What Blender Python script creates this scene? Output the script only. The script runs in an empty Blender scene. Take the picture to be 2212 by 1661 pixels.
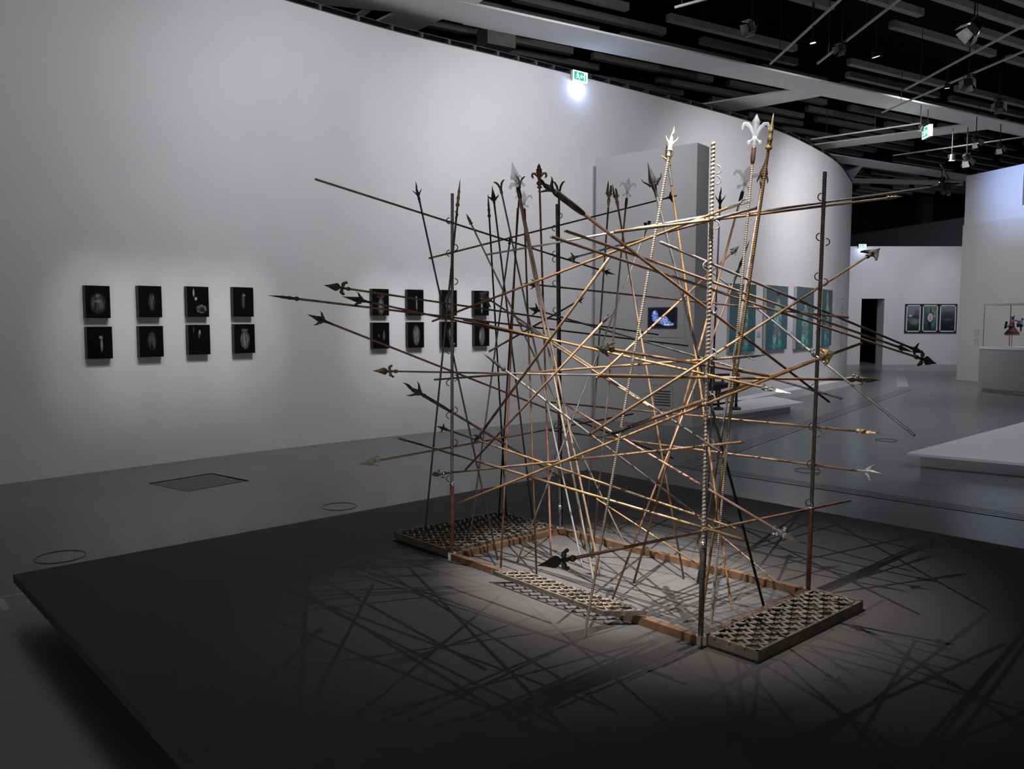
import bpy, math, random
from mathutils import Vector as V
random.seed(7)
C = bpy.context.scene.collection
SC = bpy.context.scene
PI = math.pi

# ------------------------------------------------------------------ camera
F = 1735.0; CX = 1106.0; CY = 830.5; EYE = 1.65
PT = math.atan(135.5 / F)
cam_data = bpy.data.cameras.new('camera')
cam_data.sensor_width = 36.0
cam_data.lens = F / 2212.0 * 36.0
cam_data.clip_end = 200
cam = bpy.data.objects.new('camera', cam_data)
C.objects.link(cam)
cam.location = (0, 0, EYE)
cam.rotation_euler = (PI / 2 - PT, 0, 0)
SC.camera = cam

# ------------------------------------------------------------------ world, exposure
W = bpy.data.worlds.new('world'); SC.world = W
W.use_nodes = True
W.node_tree.nodes['Background'].inputs[0].default_value = (.75, .82, 1, 1)
W.node_tree.nodes['Background'].inputs[1].default_value = .004
SC.view_settings.view_transform = 'Standard'
SC.view_settings.look = 'None'
SC.view_settings.gamma = 1
SC.view_settings.exposure = 0
SC.view_settings.use_curve_mapping = False
SC.cycles.max_bounces = 8
SC.cycles.transparent_max_bounces = 12
SC.cycles.sample_clamp_indirect = 4
SC.cycles.caustics_reflective = False
SC.cycles.caustics_refractive = False

# ------------------------------------------------------------------ lamps of the hall and added fill lights
def spot(loc, aim, watts, deg, blend=.6, col=(1, 1, 1), size=.08):
    d = bpy.data.lights.new('spot', 'SPOT')
    d.energy = watts; d.spot_size = math.radians(deg); d.spot_blend = blend
    d.color = col; d.shadow_soft_size = size
    o = bpy.data.objects.new('spot', d); C.objects.link(o)
    o.location = loc
    o.rotation_euler = (V(aim) - V(loc)).to_track_quat('-Z', 'Y').to_euler()
    return o
def bulb(loc, watts, col=(1, 1, 1), size=.1):
    d = bpy.data.lights.new('bulb', 'POINT')
    d.energy = watts; d.color = col; d.shadow_soft_size = size
    o = bpy.data.objects.new('bulb', d); C.objects.link(o); o.location = loc
    return o
IB = (1.0, .965, .93)
# profile spots on the iron cage
spot((-1.2, 1.7, 5.85), (.85, 4.15, .8), 1650, 26, 1, IB, .010)
spot((.9, 2.3, 5.85), (.55, 4.55, .2), 4700, 20, 1, IB, .010)
spot((1.0, 7.4, 5.85), (1.40, 3.95, .2), 420, 19, 1, IB, .012)
spot((3.9, 5.9, 5.85), (.50, 4.30, .2), 800, 25, 1, IB, .012)
# soft washes along the curved wall
spot((-2.6, 5.4, 5.8), (-4.6, 8.9, 3.2), 165, 110, 1, (.97, .97, 1), .5)
spot((-.4, 7.4, 5.8), (-2.4, 11.0, 3.6), 400, 105, 1, (.97, .97, 1), .5)
spot((1.8, 9.4, 5.8), (.6, 13.2, 3.8), 400, 105, 1, (.97, .97, 1), .5)
spot((5.4, 12.6, 5.8), (4.4, 16.2, 3.4), 380, 90, 1, (.99, .97, 1), .4)
spot((8.0, 15.0, 5.8), (7.4, 19.8, 2.8), 640, 95, 1, (.99, .97, 1), .4)
# picture spots, one per pair of photographs
spot((-2.10, 6.57, 5.8), (-4.53, 8.80, 1.52), 230, 16, 1, (.97, .98, 1), .05)
spot((-1.72, 6.98, 5.8), (-4.14, 9.22, 1.52), 230, 16, 1, (.97, .98, 1), .05)
spot((-1.36, 7.36, 5.8), (-3.75, 9.64, 1.52), 230, 16, 1, (.97, .98, 1), .05)
spot((-1.05, 7.68, 5.8), (-3.35, 10.05, 1.52), 230, 16, 1, (.97, .98, 1), .05)
spot((0.30, 8.92, 5.8), (-1.86, 11.41, 1.52), 260, 16, 1, (.97, .98, 1), .05)
spot((0.60, 9.17, 5.8), (-1.41, 11.78, 1.52), 260, 16, 1, (.97, .98, 1), .05)
spot((0.98, 9.45, 5.8), (-0.95, 12.12, 1.52), 260, 16, 1, (.97, .98, 1), .05)
spot((1.45, 9.78, 5.8), (-0.47, 12.46, 1.52), 260, 16, 1, (.97, .98, 1), .05)
# far room
spot((13.5, 26.0, 5.8), (15.5, 31, 2.0), 560, 110, 1, (.90, .92, 1), .3)
spot((15.2, 28.0, 5.6), (17.3, 31, 1.8), 100, 60, 1, (.92, .94, 1), .2)
spot((9.6, 18.6, 5.9), (13.2, 21.4, 2.0), 430, 100, 1, (1, .97, .95), .3)
spot((10.6, 20.2, 5.8), (13.35, 21.2, 5.2), 330, 62, 1, (.35, .52, 1), .2)
spot((5.4, 5.2, 5.8), (6.2, 9.0, .3), 420, 62, 1, (.92, .94, 1), .15)
spot((8.0, 13.5, 5.8), (6.0, 13.5, .3), 330, 90, 1, (.94, .95, 1), .15)
spot((12.5, 18.0, 5.8), (11.0, 18.0, .3), 300, 90, 1, (.94, .95, 1), .15)
spot((13.0, 34.0, 9.0), (18.5, 41, 4), 420, 100, 1, (.9, .93, 1), .8)
spot((1.5, 10.6, 4.2), (1.1, 12.5, 6.0), 8, 60, 1, (.25, .35, 1), .05)
# upward fill added out of view at right to brighten the ceiling bands
spot((12.5, 9.0, .4), (8.5, 14.5, 6), 330, 80, 1, (.96, .97, 1), .3)
# unseen fill lamp added behind the viewer, standing in for ambient on the rods
spot((-1.5, -6.0, 1.6), (-.3, 6.0, 1.7), 520, 75, 1, (.98, .98, 1), 1.4)


# ------------------------------------------------------------------ picture rays (real 3-D points at real depths)
def ray(px, py):
    u = (px - CX) / F; v = (CY - py) / F
    c, s = math.cos(PT), math.sin(PT)
    return V((u, c + v * s, -s + v * c))
EYEP = V((0, 0, EYE))
def onz(px, py, z):
    d = ray(px, py); return EYEP + d * ((z - EYE) / d.z)
def aty(px, py, y):
    d = ray(px, py); return EYEP + d * (y / d.y)

# ------------------------------------------------------------------ materials
def newmat(name):
    m = bpy.data.materials.new(name); m.use_nodes = True
    nt = m.node_tree
    return m, nt, nt.nodes['Principled BSDF']
def mat(name, c1, c2=None, rough=.5, metal=0.0, scale=8.0, detail=4.0, bump=0.0, bscale=60.0, spec=.5, lo=.35, hi=.65, coat=0):
    m, nt, b = newmat(name)
    b.inputs['Roughness'].default_value = rough
    b.inputs['Metallic'].default_value = metal
    b.inputs['Specular IOR Level'].default_value = spec
    if coat: b.inputs['Coat Weight'].default_value = coat
    if c2 is None: c2 = tuple(x * .85 for x in c1)
    tc = nt.nodes.new('ShaderNodeTexCoord')
    n = nt.nodes.new('ShaderNodeTexNoise')
    n.inputs['Scale'].default_value = scale; n.inputs['Detail'].default_value = detail
    nt.links.new(tc.outputs['Object'], n.inputs['Vector'])
    r = nt.nodes.new('ShaderNodeValToRGB')
    r.color_ramp.elements[0].position = lo; r.color_ramp.elements[1].position = hi
    r.color_ramp.elements[0].color = (*c1, 1); r.color_ramp.elements[1].color = (*c2, 1)
    nt.links.new(n.outputs['Fac'], r.inputs['Fac'])
    nt.links.new(r.outputs['Color'], b.inputs['Base Color'])
    if bump:
        n2 = nt.nodes.new('ShaderNodeTexNoise'); n2.inputs['Scale'].default_value = bscale
        n2.inputs['Detail'].default_value = 3
        nt.links.new(tc.outputs['Object'], n2.inputs['Vector'])
        bp = nt.nodes.new('ShaderNodeBump'); bp.inputs['Strength'].default_value = bump
        bp.inputs['Distance'].default_value = .01
        nt.links.new(n2.outputs['Fac'], bp.inputs['Height'])
        nt.links.new(bp.outputs['Normal'], b.inputs['Normal'])
    return m
def emis(name, col, s):
    m, nt, b = newmat(name)
    b.inputs['Base Color'].default_value = (0, 0, 0, 1)
    b.inputs['Emission Color'].default_value = (*col, 1)
    b.inputs['Emission Strength'].default_value = s
    return m
def glass(name, rough=.03, ior=1.45, tint=(1, 1, 1)):
    m, nt, b = newmat(name)
    b.inputs['Base Color'].default_value = (*tint, 1)
    b.inputs['Roughness'].default_value = rough
    b.inputs['IOR'].default_value = ior
    b.inputs['Transmission Weight'].default_value = 1
    return m
def print_mat(name, bg, blobs, glow=0, rough=.45, bgv=None):
    """flat print on paper: blobs = (cx, cy, rx, ry, colour, streak, power) in the sheet's own UV"""
    m, nt, b = newmat(name)
    N = nt.nodes.new; L = nt.links.new
    def mth(op, a, c=None, cl=False):
        n = N('ShaderNodeMath'); n.operation = op; n.use_clamp = cl
        for i, x in enumerate((a, c)):
            if x is None: continue
            if isinstance(x, (int, float)): n.inputs[i].default_value = x
            else: L(x, n.inputs[i])
        return n.outputs[0]
    uv = N('ShaderNodeUVMap'); sp = N('ShaderNodeSeparateXYZ'); L(uv.outputs[0], sp.inputs[0])
    u, v = sp.outputs[0], sp.outputs[1]
    nz = N('ShaderNodeTexNoise'); nz.inputs['Scale'].default_value = 1; nz.inputs['Detail'].default_value = 3
    mp = N('ShaderNodeMapping'); mp.inputs['Scale'].default_value = (26, 2.2, 1)
    mp.inputs['Location'].default_value = (random.random() * 50, random.random() * 50, 0)
    L(uv.outputs[0], mp.inputs[0]); L(mp.outputs[0], nz.inputs['Vector'])
    st = mth('MULTIPLY', mth('SUBTRACT', nz.outputs['Fac'], .38, True), 4.0, True)
    n3 = N('ShaderNodeTexNoise'); n3.inputs['Scale'].default_value = 14; n3.inputs['Detail'].default_value = 4
    L(uv.outputs[0], n3.inputs['Vector'])
    sk = mth('MULTIPLY', mth('SUBTRACT', n3.outputs['Fac'], .36, True), 4.0, True)
    if bgv:
        gr = N('ShaderNodeValToRGB'); L(v, gr.inputs[0])
        el = gr.color_ramp.elements
        while len(el) < len(bgv): el.new(.5)
        for e, (p, c) in zip(el, bgv): e.position = p; e.color = (*c, 1)
        cur = gr.outputs['Color']
    else:
        rgb = N('ShaderNodeRGB'); rgb.outputs[0].default_value = (*bg, 1); cur = rgb.outputs[0]
    for cx, cy, rx, ry, col, streak, pw in blobs:
        dx = mth('DIVIDE', mth('SUBTRACT', u, cx), rx); dy = mth('DIVIDE', mth('SUBTRACT', v, cy), ry)
        d = mth('SUBTRACT', 1.0, mth('ADD', mth('MULTIPLY', dx, dx), mth('MULTIPLY', dy, dy)), True)
        d = mth('POWER', d, pw)
        if streak == 1: d = mth('MULTIPLY', d, st)
        if streak == 2: d = mth('MULTIPLY', d, sk)
        mx = N('ShaderNodeMix'); mx.data_type = 'RGBA'
        L(d, mx.inputs[0]); L(cur, mx.inputs[6]); mx.inputs[7].default_value = (*col, 1)
        cur = mx.outputs[2]
    if glow:
        b.inputs['Base Color'].default_value = (.01, .01, .01, 1)
        L(cur, b.inputs['Emission Color']); b.inputs['Emission Strength'].default_value = glow
    else:
        L(cur, b.inputs['Base Color'])
    b.inputs['Roughness'].default_value = rough
    b.inputs['Specular IOR Level'].default_value = .10
    return m

M = {}
M['wall'] = mat('wall_paint', (.80, .785, .80), (.77, .755, .77), .75, scale=1.2, spec=.2)
M['wall_grey'] = mat('partition_paint', (.56, .55, .56), (.54, .53, .54), .75, scale=1.2, spec=.2)
M['wall_warm'] = mat('warm_wall_paint', (.73, .72, .72), (.70, .69, .69), .75, scale=1.2, spec=.2)
M['wall_dark'] = mat('dark_wall_paint', (.055, .058, .063), (.05, .052, .058), .8, scale=1, spec=.1)
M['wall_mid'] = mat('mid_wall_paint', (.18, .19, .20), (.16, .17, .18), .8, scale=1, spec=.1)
M['black'] = mat('black_void_paint', (.012, .012, .012), (.010, .010, .010), .9, scale=1, spec=.05)
M['floor'] = mat('polished_concrete', (.175, .18, .19), (.15, .154, .162), .25, scale=.8, detail=8, spec=.5, bump=.015, bscale=30)
M['slot'] = mat('floor_slot', (.05, .052, .056), None, .5, scale=4)
M['hatch'] = mat('floor_hatch_steel', (.10, .105, .10), (.085, .088, .085), .5, scale=3)
M['floor_pale'] = mat('pale_floor_patch', (.46, .46, .48), (.42, .42, .44), .35, scale=3)
M['tape'] = mat('pale_tape', (.7, .7, .68), None, .6)
M['platform'] = mat('platform_paint', (.080, .076, .075), (.073, .069, .068), .65, scale=2.5, detail=6, spec=.15)
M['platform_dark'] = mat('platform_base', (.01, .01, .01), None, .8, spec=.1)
M['plinth'] = mat('plinth_paint', (.80, .80, .84), (.78, .78, .82), .6, scale=1, spec=.3)
M['plinth_base'] = mat('plinth_base_paint', (.82, .82, .84), None, .7, scale=1)
M['pedestal'] = mat('pedestal_paint', (.42, .42, .43), (.40, .40, .41), .6, scale=1)
M['soffit'] = mat('soffit_paint', (.80, .80, .80), (.77, .77, .77), .8, scale=.8, spec=.1)
M['slat'] = mat('slat_paint', (.30, .285, .26), (.26, .25, .23), .7, scale=3, spec=.2)
M['track'] = mat('track_paint', (.62, .60, .52), (.5, .49, .44), .5, scale=3)
M['trim'] = mat('cable_tray', (.09, .09, .095), (.07, .07, .075), .6, scale=5)
M['lampblack'] = mat('lamp_black', (.02, .02, .02), None, .45)
M['barndoor'] = mat('lamp_metal', (.55, .55, .56), (.45, .45, .46), .35, metal=.6)
M['iron'] = mat('black_iron', (.052, .049, .049), (.125, .11, .098), .46, metal=.2, scale=30, bump=.25, bscale=120)
M['iron_dark'] = mat('blackened_iron', (.014, .013, .013), (.030, .026, .025), .6, spec=.25, metal=.0, scale=30, bump=.2, bscale=120)
M['iron_green'] = mat('patinated_iron', (.085, .085, .06), (.21, .18, .115), .5, metal=.25, scale=40, bump=.3, bscale=120)
M['darkrod'] = mat('dark_steel', (.125, .105, .092), (.22, .185, .16), .42, metal=.25, scale=22, bump=.15, bscale=150)
M['brownrod'] = mat('unlit_brown_rusted_steel', (.17, .085, .045), (.30, .17, .09), .48, metal=.4, scale=16, bump=.2, bscale=150)  # rusted plain rods as they look unlit, shade put into the brown
M['rust'] = mat('red_rust', (.24, .10, .055), (.38, .20, .13), .6, metal=.25, scale=18, bump=.25, bscale=150)
M['tan'] = mat('lit_tan_steel', (.23, .128, .058), (.36, .235, .13), .42, metal=.4, scale=14, bump=.15, bscale=150)  # plain rods' steel as it looks lit, light put into the colour
M['gold'] = mat('ochre_ribbed_steel', (.29, .155, .048), (.42, .255, .112), .45, metal=.4, scale=14)
M['pink'] = mat('pinkish_ribbed_steel', (.30, .18, .115), (.42, .29, .21), .45, metal=.4, scale=14)
M['pale'] = mat('pale_ribbed_steel', (.34, .28, .20), (.47, .405, .32), .4, metal=.5, scale=14)
M['white'] = mat('whitish_ribbed_steel', (.72, .70, .67), (.86, .85, .83), .38, metal=.4, scale=14)
M['grey'] = mat('grey_steel', (.30, .29, .28), (.43, .42, .40), .38, metal=.6, scale=18)
M['brass'] = mat('aged_brass', (.34, .23, .085), (.62, .46, .22), .36, metal=.7, scale=45, bump=.3, bscale=140)
M['silver'] = mat('worn_silver_metal', (.55, .52, .47), (.82, .80, .76), .28, metal=.85, scale=30, bump=.15, bscale=120)
M['bone'] = mat('ivory_casting', (.62, .55, .40), (.80, .74, .60), .4, metal=.2, scale=30, bump=.15)
M['sleeve'] = mat('brown_sleeve', (.075, .045, .04), (.14, .085, .07), .4, metal=.5, scale=30)
M['glass'], _nt, _b = newmat('clear_acrylic')
_b.inputs['Base Color'].default_value = (.62, .65, .69, 1); _b.inputs['Roughness'].default_value = .08
_b.inputs['Specular IOR Level'].default_value = .9; _b.inputs['Alpha'].default_value = .27
M['frame'] = mat('rusted_square_tube', (.19, .105, .055), (.12, .063, .037), .55, metal=.35, scale=9, detail=7, bump=.2, bscale=90)
M['grate'] = mat('cast_iron_grate', (.22, .185, .145), (.10, .082, .068), .6, metal=.3, scale=22, bump=.3, bscale=90)
M['grate_rim'] = mat('grate_rim_steel', (.15, .125, .09), (.085, .07, .055), .6, metal=.3, scale=12, bump=.2)
M['photo_edge'] = mat('black_box_frame', (.010, .010, .011), None, .5)
M['navy'] = mat('dark_navy_frame', (.03, .03, .05), None, .45)
M['mount'] = mat('white_mount', (.72, .72, .72), None, .7)
M['label'] = mat('label_card', (.70, .69, .70), None, .7)
M['ink'] = mat('grey_ink', (.42, .41, .42), None, .7)
M['bronze'] = mat('dark_machine_metal', (.05, .052, .056), (.09, .09, .092), .4, metal=.6, scale=14)
M['seam'] = mat('panel_seam', (.46, .45, .46), None, .8)
M['ventdark'] = mat('vent_slot', (.08, .08, .08), None, .8)

# ------------------------------------------------------------------ mesh helpers
class MB:
    """collects verts / faces in world space"""
    def __init__(s): s.v = []; s.f = []
    def add(s, vs, fs):
        o = len(s.v); s.v += [V(p) for p in vs]; s.f += [tuple(i + o for i in f) for f in fs]; return s
    def prism(s, poly, z0, z1):
        n = len(poly)
        vs = [(p[0], p[1], z0) for p in poly] + [(p[0], p[1], z1) for p in poly]
        fs = [tuple(range(n))[::-1], tuple(range(n, 2 * n))] + [(i, (i + 1) % n, n + (i + 1) % n, n + i) for i in range(n)]
        return s.add(vs, fs)
    def box(s, x0, x1, y0, y1, z0, z1):
        return s.prism([(x0, y0), (x1, y0), (x1, y1), (x0, y1)], z0, z1)
    def obox(s, c, ax, ay, az):
        """box with centre c and half axes"""
        c, ax, ay, az = V(c), V(ax), V(ay), V(az)
        vs = [c + ax * i + ay * j + az * k for k in (-1, 1) for j in (-1, 1) for i in (-1, 1)]
        return s.add(vs, [(0, 2, 3, 1), (4, 5, 7, 6), (0, 1, 5, 4), (2, 6, 7, 3), (0, 4, 6, 2), (1, 3, 7, 5)])
    def loft(s, rings):
        n = len(rings[0]); vs = [p for r in rings for p in r]; fs = []
        for k in range(len(rings) - 1):
            for i in range(n):
                j = (i + 1) % n
                fs.append((k * n + i, k * n + j, (k + 1) * n + j, (k + 1) * n + i))
        fs.append(tuple(range(n))[::-1]); fs.append(tuple(range((len(rings) - 1) * n, len(rings) * n)))
        return s.add(vs, fs)
    def tube(s, pts, rads, n=7, flat=None):
        """tube through pts; flat = (normal, factor) squashes it along normal"""
        pts = [V(p) for p in pts]
        if isinstance(rads, (int, float)): rads = [rads] * len(pts)
        rings = []; ref = None
        for i, p in enumerate(pts):
            d = (pts[min(i + 1, len(pts) - 1)] - pts[max(i - 1, 0)]).normalized()
            if flat: a = flat[0].copy()
            else:
                a = ref if ref is not None else (V((0, 0, 1)) if abs(d.z) < .9 else V((1, 0, 0)))
            a = (a - d * a.dot(d)).normalized(); ref = a; b = d.cross(a)
            fl = flat[1] if flat else 1
            rings.append([p + (a * math.cos(t) * fl + b * math.sin(t)) * rads[i] for t in [2 * PI * k / n for k in range(n)]])
        return s.loft(rings)
    def lathe(s, base, d, prof, n=12):
        base = V(base); d = V(d).normalized()
        a = (V((0, 0, 1)) if abs(d.z) < .9 else V((1, 0, 0)))
        a = (a - d * a.dot(d)).normalized(); b = d.cross(a)
        return s.loft([[base + d * t + (a * math.cos(k * 2 * PI / n) + b * math.sin(k * 2 * PI / n)) * max(r, .0004) for k in range(n)] for t, r in prof])
    def ball(s, c, r, u=V((1, 0, 0)), w=V((0, 1, 0)), q=V((0, 0, 1)), su=1, sw=1, sq=1, n=8, m=6):
        rings = []
        for i in range(m + 1):
            t = PI * i / m; rr = max(math.sin(t), .02)
            rings.append([V(c) + (u * math.cos(k * 2 * PI / n) * rr * su + w * math.sin(k * 2 * PI / n) * rr * sw + q * -math.cos(t) * sq) * r for k in range(n)])
        return s.loft(rings)

def link(name, mesh, parent=None, loc=None):
    o = bpy.data.objects.new(name, mesh); C.objects.link(o)
    if parent: o.parent = parent
    if loc is not None: o.location = loc
    return o
def world_loc(o):
    p = V((0, 0, 0))
    while o is not None: p += o.location; o = o.parent
    return p
def obj(name, mb, m, parent=None, smooth=False, uv=None, origin=None):
    org = world_loc(parent) if parent else (V(origin) if origin is not None else V((0, 0, 0)))
    me = bpy.data.meshes.new(name)
    me.from_pydata([tuple(p - org) for p in mb.v], [], mb.f)
    me.materials.append(m)
    if smooth: me.polygons.foreach_set('use_smooth', [True] * len(me.polygons))
    if uv:
        l = me.uv_layers.new(name='UVMap')
        for i, x in enumerate(uv): l.data[i].uv = x
    me.update()
    return link(name, me, parent, None if parent else org)
def tag(o, label, cat, group=None, kind=None):
    o['label'] = label; o['category'] = cat
    if group: o['group'] = group
    if kind: o['kind'] = kind
    return o
def thing(name, label, cat, loc, group=None):
    o = bpy.data.objects.new(name, None); C.objects.link(o); o.empty_display_size = .1
    o.location = loc
    return tag(o, label, cat, group)
def struct(name, mb, m, smooth=False):
    o = obj(name, mb, m, smooth=smooth); o['kind'] = 'structure'; return o
def clip(poly, p, d):
    """segment of the line p + t d inside a convex polygon (2-D)"""
    t0, t1 = -1e9, 1e9
    n = len(poly); ar = sum(poly[i][0] * poly[(i + 1) % n][1] - poly[(i + 1) % n][0] * poly[i][1] for i in range(n))
    for i in range(n):
        a = poly[i]; b = poly[(i + 1) % n]
        ex, ey = b[0] - a[0], b[1] - a[1]
        nx, ny = (-ey, ex) if ar > 0 else (ey, -ex)
        num = (p[0] - a[0]) * nx + (p[1] - a[1]) * ny; den = d[0] * nx + d[1] * ny
        if abs(den) < 1e-9:
            if num < 0: return None
            continue
        t = -num / den
        if den > 0: t0 = max(t0, t)
        else: t1 = min(t1, t)
    return (t0, t1) if t1 > t0 else None

# ================================================================== THE ROOM
floor = struct('floor', MB().box(-16, 30, -6, 50, -.2, 0), M['floor'])

# the long curved white wall (plan points, metres)
ctrl = [(-14.5, -2.6), (-11.5, 1.0), (-8.0, 4.95), (-5.21, 8.05), (-4.27, 9.08), (-3.27, 10.12), (-1.66, 11.58), (-.2, 12.66), (1.0, 13.57),
        (2.44, 14.70), (4.33, 16.23), (5.99, 17.83), (8.05, 20.50), (9.45, 22.95), (10.25, 24.60), (10.75, 26.6), (10.80, 28.6), (10.3, 30.6), (9.5, 32.5)]
def catmull(P, n=8):
    out = []
    for i in range(len(P) - 1):
        p0 = P[max(i - 1, 0)]; p1 = P[i]; p2 = P[i + 1]; p3 = P[min(i + 2, len(P) - 1)]
        for k in range(n):
            t = k / n
            out.append(tuple(.5 * (2 * p1[j] + (p2[j] - p0[j]) * t + (2 * p0[j] - 5 * p1[j] + 4 * p2[j] - p3[j]) * t * t +
                                   (3 * p1[j] - p0[j] - 3 * p2[j] + p3[j]) * t ** 3) for j in (0, 1)))
    out.append(P[-1]); return out
WL = catmull(ctrl)
WALL_H = 5.7
def strip(line, off0, off1, z0, z1):
    """solid strip along a plan line between two sideways offsets (left of travel is positive)"""
    L = []; R = []
    for i, p in enumerate(line):
        a = line[max(i - 1, 0)]; b = line[min(i + 1, len(line) - 1)]
        d = V((b[0] - a[0], b[1] - a[1])).normalized(); n = V((-d.y, d.x))
        L.append((p[0] + n.x * off0, p[1] + n.y * off0)); R.append((p[0] + n.x * off1, p[1] + n.y * off1))
    mb = MB(); rings = [[(L[i][0], L[i][1], z0), (L[i][0], L[i][1], z1), (R[i][0], R[i][1], z1), (R[i][0], R[i][1], z0)] for i in range(len(line))]
    return mb.loft(rings)
wall_left = struct('wall_left', strip(WL, 0, .3, 0, WALL_H), M['wall'])
def on_wall(px, py, off=0.0):
    """point where a line of sight meets the curved wall, with the wall's direction and outward normal"""
    d = ray(px, py)
    for i in range(len(WL) - 1):
        a = V(WL[i]); b = V(WL[i + 1]); e = b - a
        den = d.x * e.y - d.y * e.x
        if abs(den) < 1e-9: continue
        t = (a.x * e.y - a.y * e.x) / den
        s = (a.x * d.y - a.y * d.x) / den
        if 0 <= s <= 1 and t > 0:
            e = e.normalized(); n = V((e.y, -e.x, 0))
            return EYEP + d * t + n * off, V((e.x, e.y, 0)), n
    raise ValueError((px, py))

# cable tray along the head of the wall
tray = struct('trim_1', strip(WL[16:], .02, .28, WALL_H + .012, WALL_H + .022), M['trim'])
obj('back_strip', strip(WL[16:], .20, .24, WALL_H, WALL_H + .085), M['trim'], tray)
obj('top_strip', strip(WL[16:], .02, .28, WALL_H + .085, WALL_H + .095), M['trim'], tray)
for i in range(20, len(WL) - 30, 2):
    p = V(WL[i]); d = (V(WL[i + 1]) - p).normalized(); n = V((-d.y, d.x))
    c = p + n * .12
    obj('divider', MB().obox((c.x, c.y, WALL_H + .053), (d.x * .02, d.y * .02, 0), (n.x * .1, n.y * .1, 0), (0, 0, .031)), M['trim'], tray)

# free-standing partition with the screen
PA = V((1.40, 13.62)); PB = V((2.815, 12.44))
pd_ = (PB - PA).normalized(); pn = V((-pd_.y, pd_.x))          # pn points away from the camera
PT_ = .40
wall_center = struct('wall_center', MB().prism([PA, PB, PB + pn * PT_, PA + pn * PT_], 0, 4.36), M['wall_grey'])
def on_part(px, py, off=.0):
    d = ray(px, py); den = d.x * pn.x + d.y * pn.y
    t = (PA.x * pn.x + PA.y * pn.y) / den
    return EYEP + d * t - V((pn.x, pn.y, 0)) * off
PD3 = V((pd_.x, pd_.y, 0)); PN3 = V((-pn.x, -pn.y, 0)); UP = V((0, 0, 1))

# back wall, door, upper dark storey
YB = 31.0
dx0 = aty(1859, 720, YB).x; dx1 = aty(1908, 720, YB).x; dz = aty(1880, 645, YB).z
wz = aty(1960, 532, YB).z
wb = MB(); wb.box(8.5, dx0, YB, YB + .6, 0, wz); wb.box(dx1, 20.5, YB, YB + .6, 0, wz); wb.box(dx0, dx1, YB, YB + .6, dz, wz)
struct('wall_back', wb, M['wall'])
db = MB(); db.box(dx0 - .5, dx1 + .5, YB + 3.2, YB + 3.3, 0, dz + .3); db.box(dx0 - .5, dx0 - .4, YB + .6, YB + 3.2, 0, dz + .3)
db.box(dx1 + .4, dx1 + .5, YB + .6, YB + 3.2, 0, dz + .3); db.box(dx0 - .5, dx1 + .5, YB + .6, YB + 3.2, dz + .05, dz + .15)
struct('door_1', db, M['black'])
pl = aty(1835, 512, 40); pr = aty(2090, 469, 33)
dd = (V((pr.x - pl.x, pr.y - pl.y))).normalized()
struct('wall_upper_back', MB().prism([(pl.x - dd.x * 6, pl.y - dd.y * 6), (pr.x + dd.x * 4, pr.y + dd.y * 4),
       (pr.x + dd.x * 4 + .3, pr.y + dd.y * 4 + .3), (pl.x - dd.x * 6 + .3, pl.y - dd.y * 6 + .3)], 0, 5.9), M['wall_mid'])
struct('wall_far_back', MB().box(8, 34, 47, 47.3, 0, 11), M['wall_dark'])
pc = aty(2004, 450, 44)
struct('trim_2', MB().box(pc.x - .30, pc.x + .30, 44, 44.6, 0, 10.2), M['wall_mid'])
pg = aty(1920, 405, 43)
struct('trim_3', MB().prism([(pg.x - 5, 43), (pg.x + 5, 43), (pg.x + 5, 43.4), (pg.x - 5, 43.4)], 9.0, 9.5), M['wall_mid'])

# right wall: low warm partition, taller white wall close behind it
rx = aty(2071, 700, 22.9).x
RD = V((.27, -.963, 0)); RN = V((.963, .27, 0))          # along the wall (towards the viewer), into the wall
R0 = V((rx, 22.9, 0))
def rwall(mb, t0, t1, o0, o1, z0, z1):
    return mb.prism([R0 + RD * t0 + RN * o0, R0 + RD * t1 + RN * o0, R0 + RD * t1 + RN * o1, R0 + RD * t0 + RN * o1], z0, z1)
struct('wall_right', rwall(MB(), 0, 12, 0, .3, 0, 4.36), M['wall_warm'])
u = rwall(MB(), .01, 1.85, .03, .33, 4.36, 5.72)
rwall(u, 1.85, 12, .03, .33, 4.36, 4.66); rwall(u, 1.85, 12, .03, .33, 5.5, 5.72)
struct('wall_right_upper', u, M['wall'])
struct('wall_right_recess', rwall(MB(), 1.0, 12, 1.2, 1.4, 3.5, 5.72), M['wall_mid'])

# ------------------------------------------------------------------ ceiling: flat white bands with open slatted bays
ZC = 6.0
def pz(px, py): p = onz(px, py, ZC); return V((p.x, p.y))
a1, a2 = pz(1030, 12), pz(2212, 272); b1, b2 = pz(1000, 53), pz(2101, 268)
dM = (a2 - a1).normalized(); nM = V((dM.y, -dM.x))       # nM points towards the camera
ceiling = struct('ceiling', MB().box(-16, 32, -4, 50, 8.4, 8.6), M['black'])
def ext(p, q, k): d = (p - q).normalized(); return p + d * k
NB = [0.0]
def band(poly, name='band', h=.03, m='soffit'):
    NB[0] += .0015                       # neighbouring boards are not quite flush
    return obj(name, MB().prism(poly, ZC + NB[0], ZC + h + NB[0]), M[m], ceiling)
band([a1 - dM * .3, a2 + dM * 9, b2 + dM * 11.5, b1])                                        # main band
band([ext(pz(1730, 192), pz(1600, 213), .5), ext(pz(1791, 205), pz(1628, 234), .5), ext(pz(1628, 234), pz(1791, 205), 2.2), ext(pz(1600, 213), pz(1730, 192), 2.6)])   # branches
band([ext(pz(2101, 268), pz(1749, 315), .5), ext(pz(2142, 279), pz(1765, 325), .5), ext(pz(1765, 325), pz(2142, 279), 2.2), ext(pz(1749, 315), pz(2101, 268), 2.2)])
c1_, c2_ = pz(1788, 335), pz(2126, 383); e1_, e2_ = pz(1857, 360), pz(2051, 386)
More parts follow.
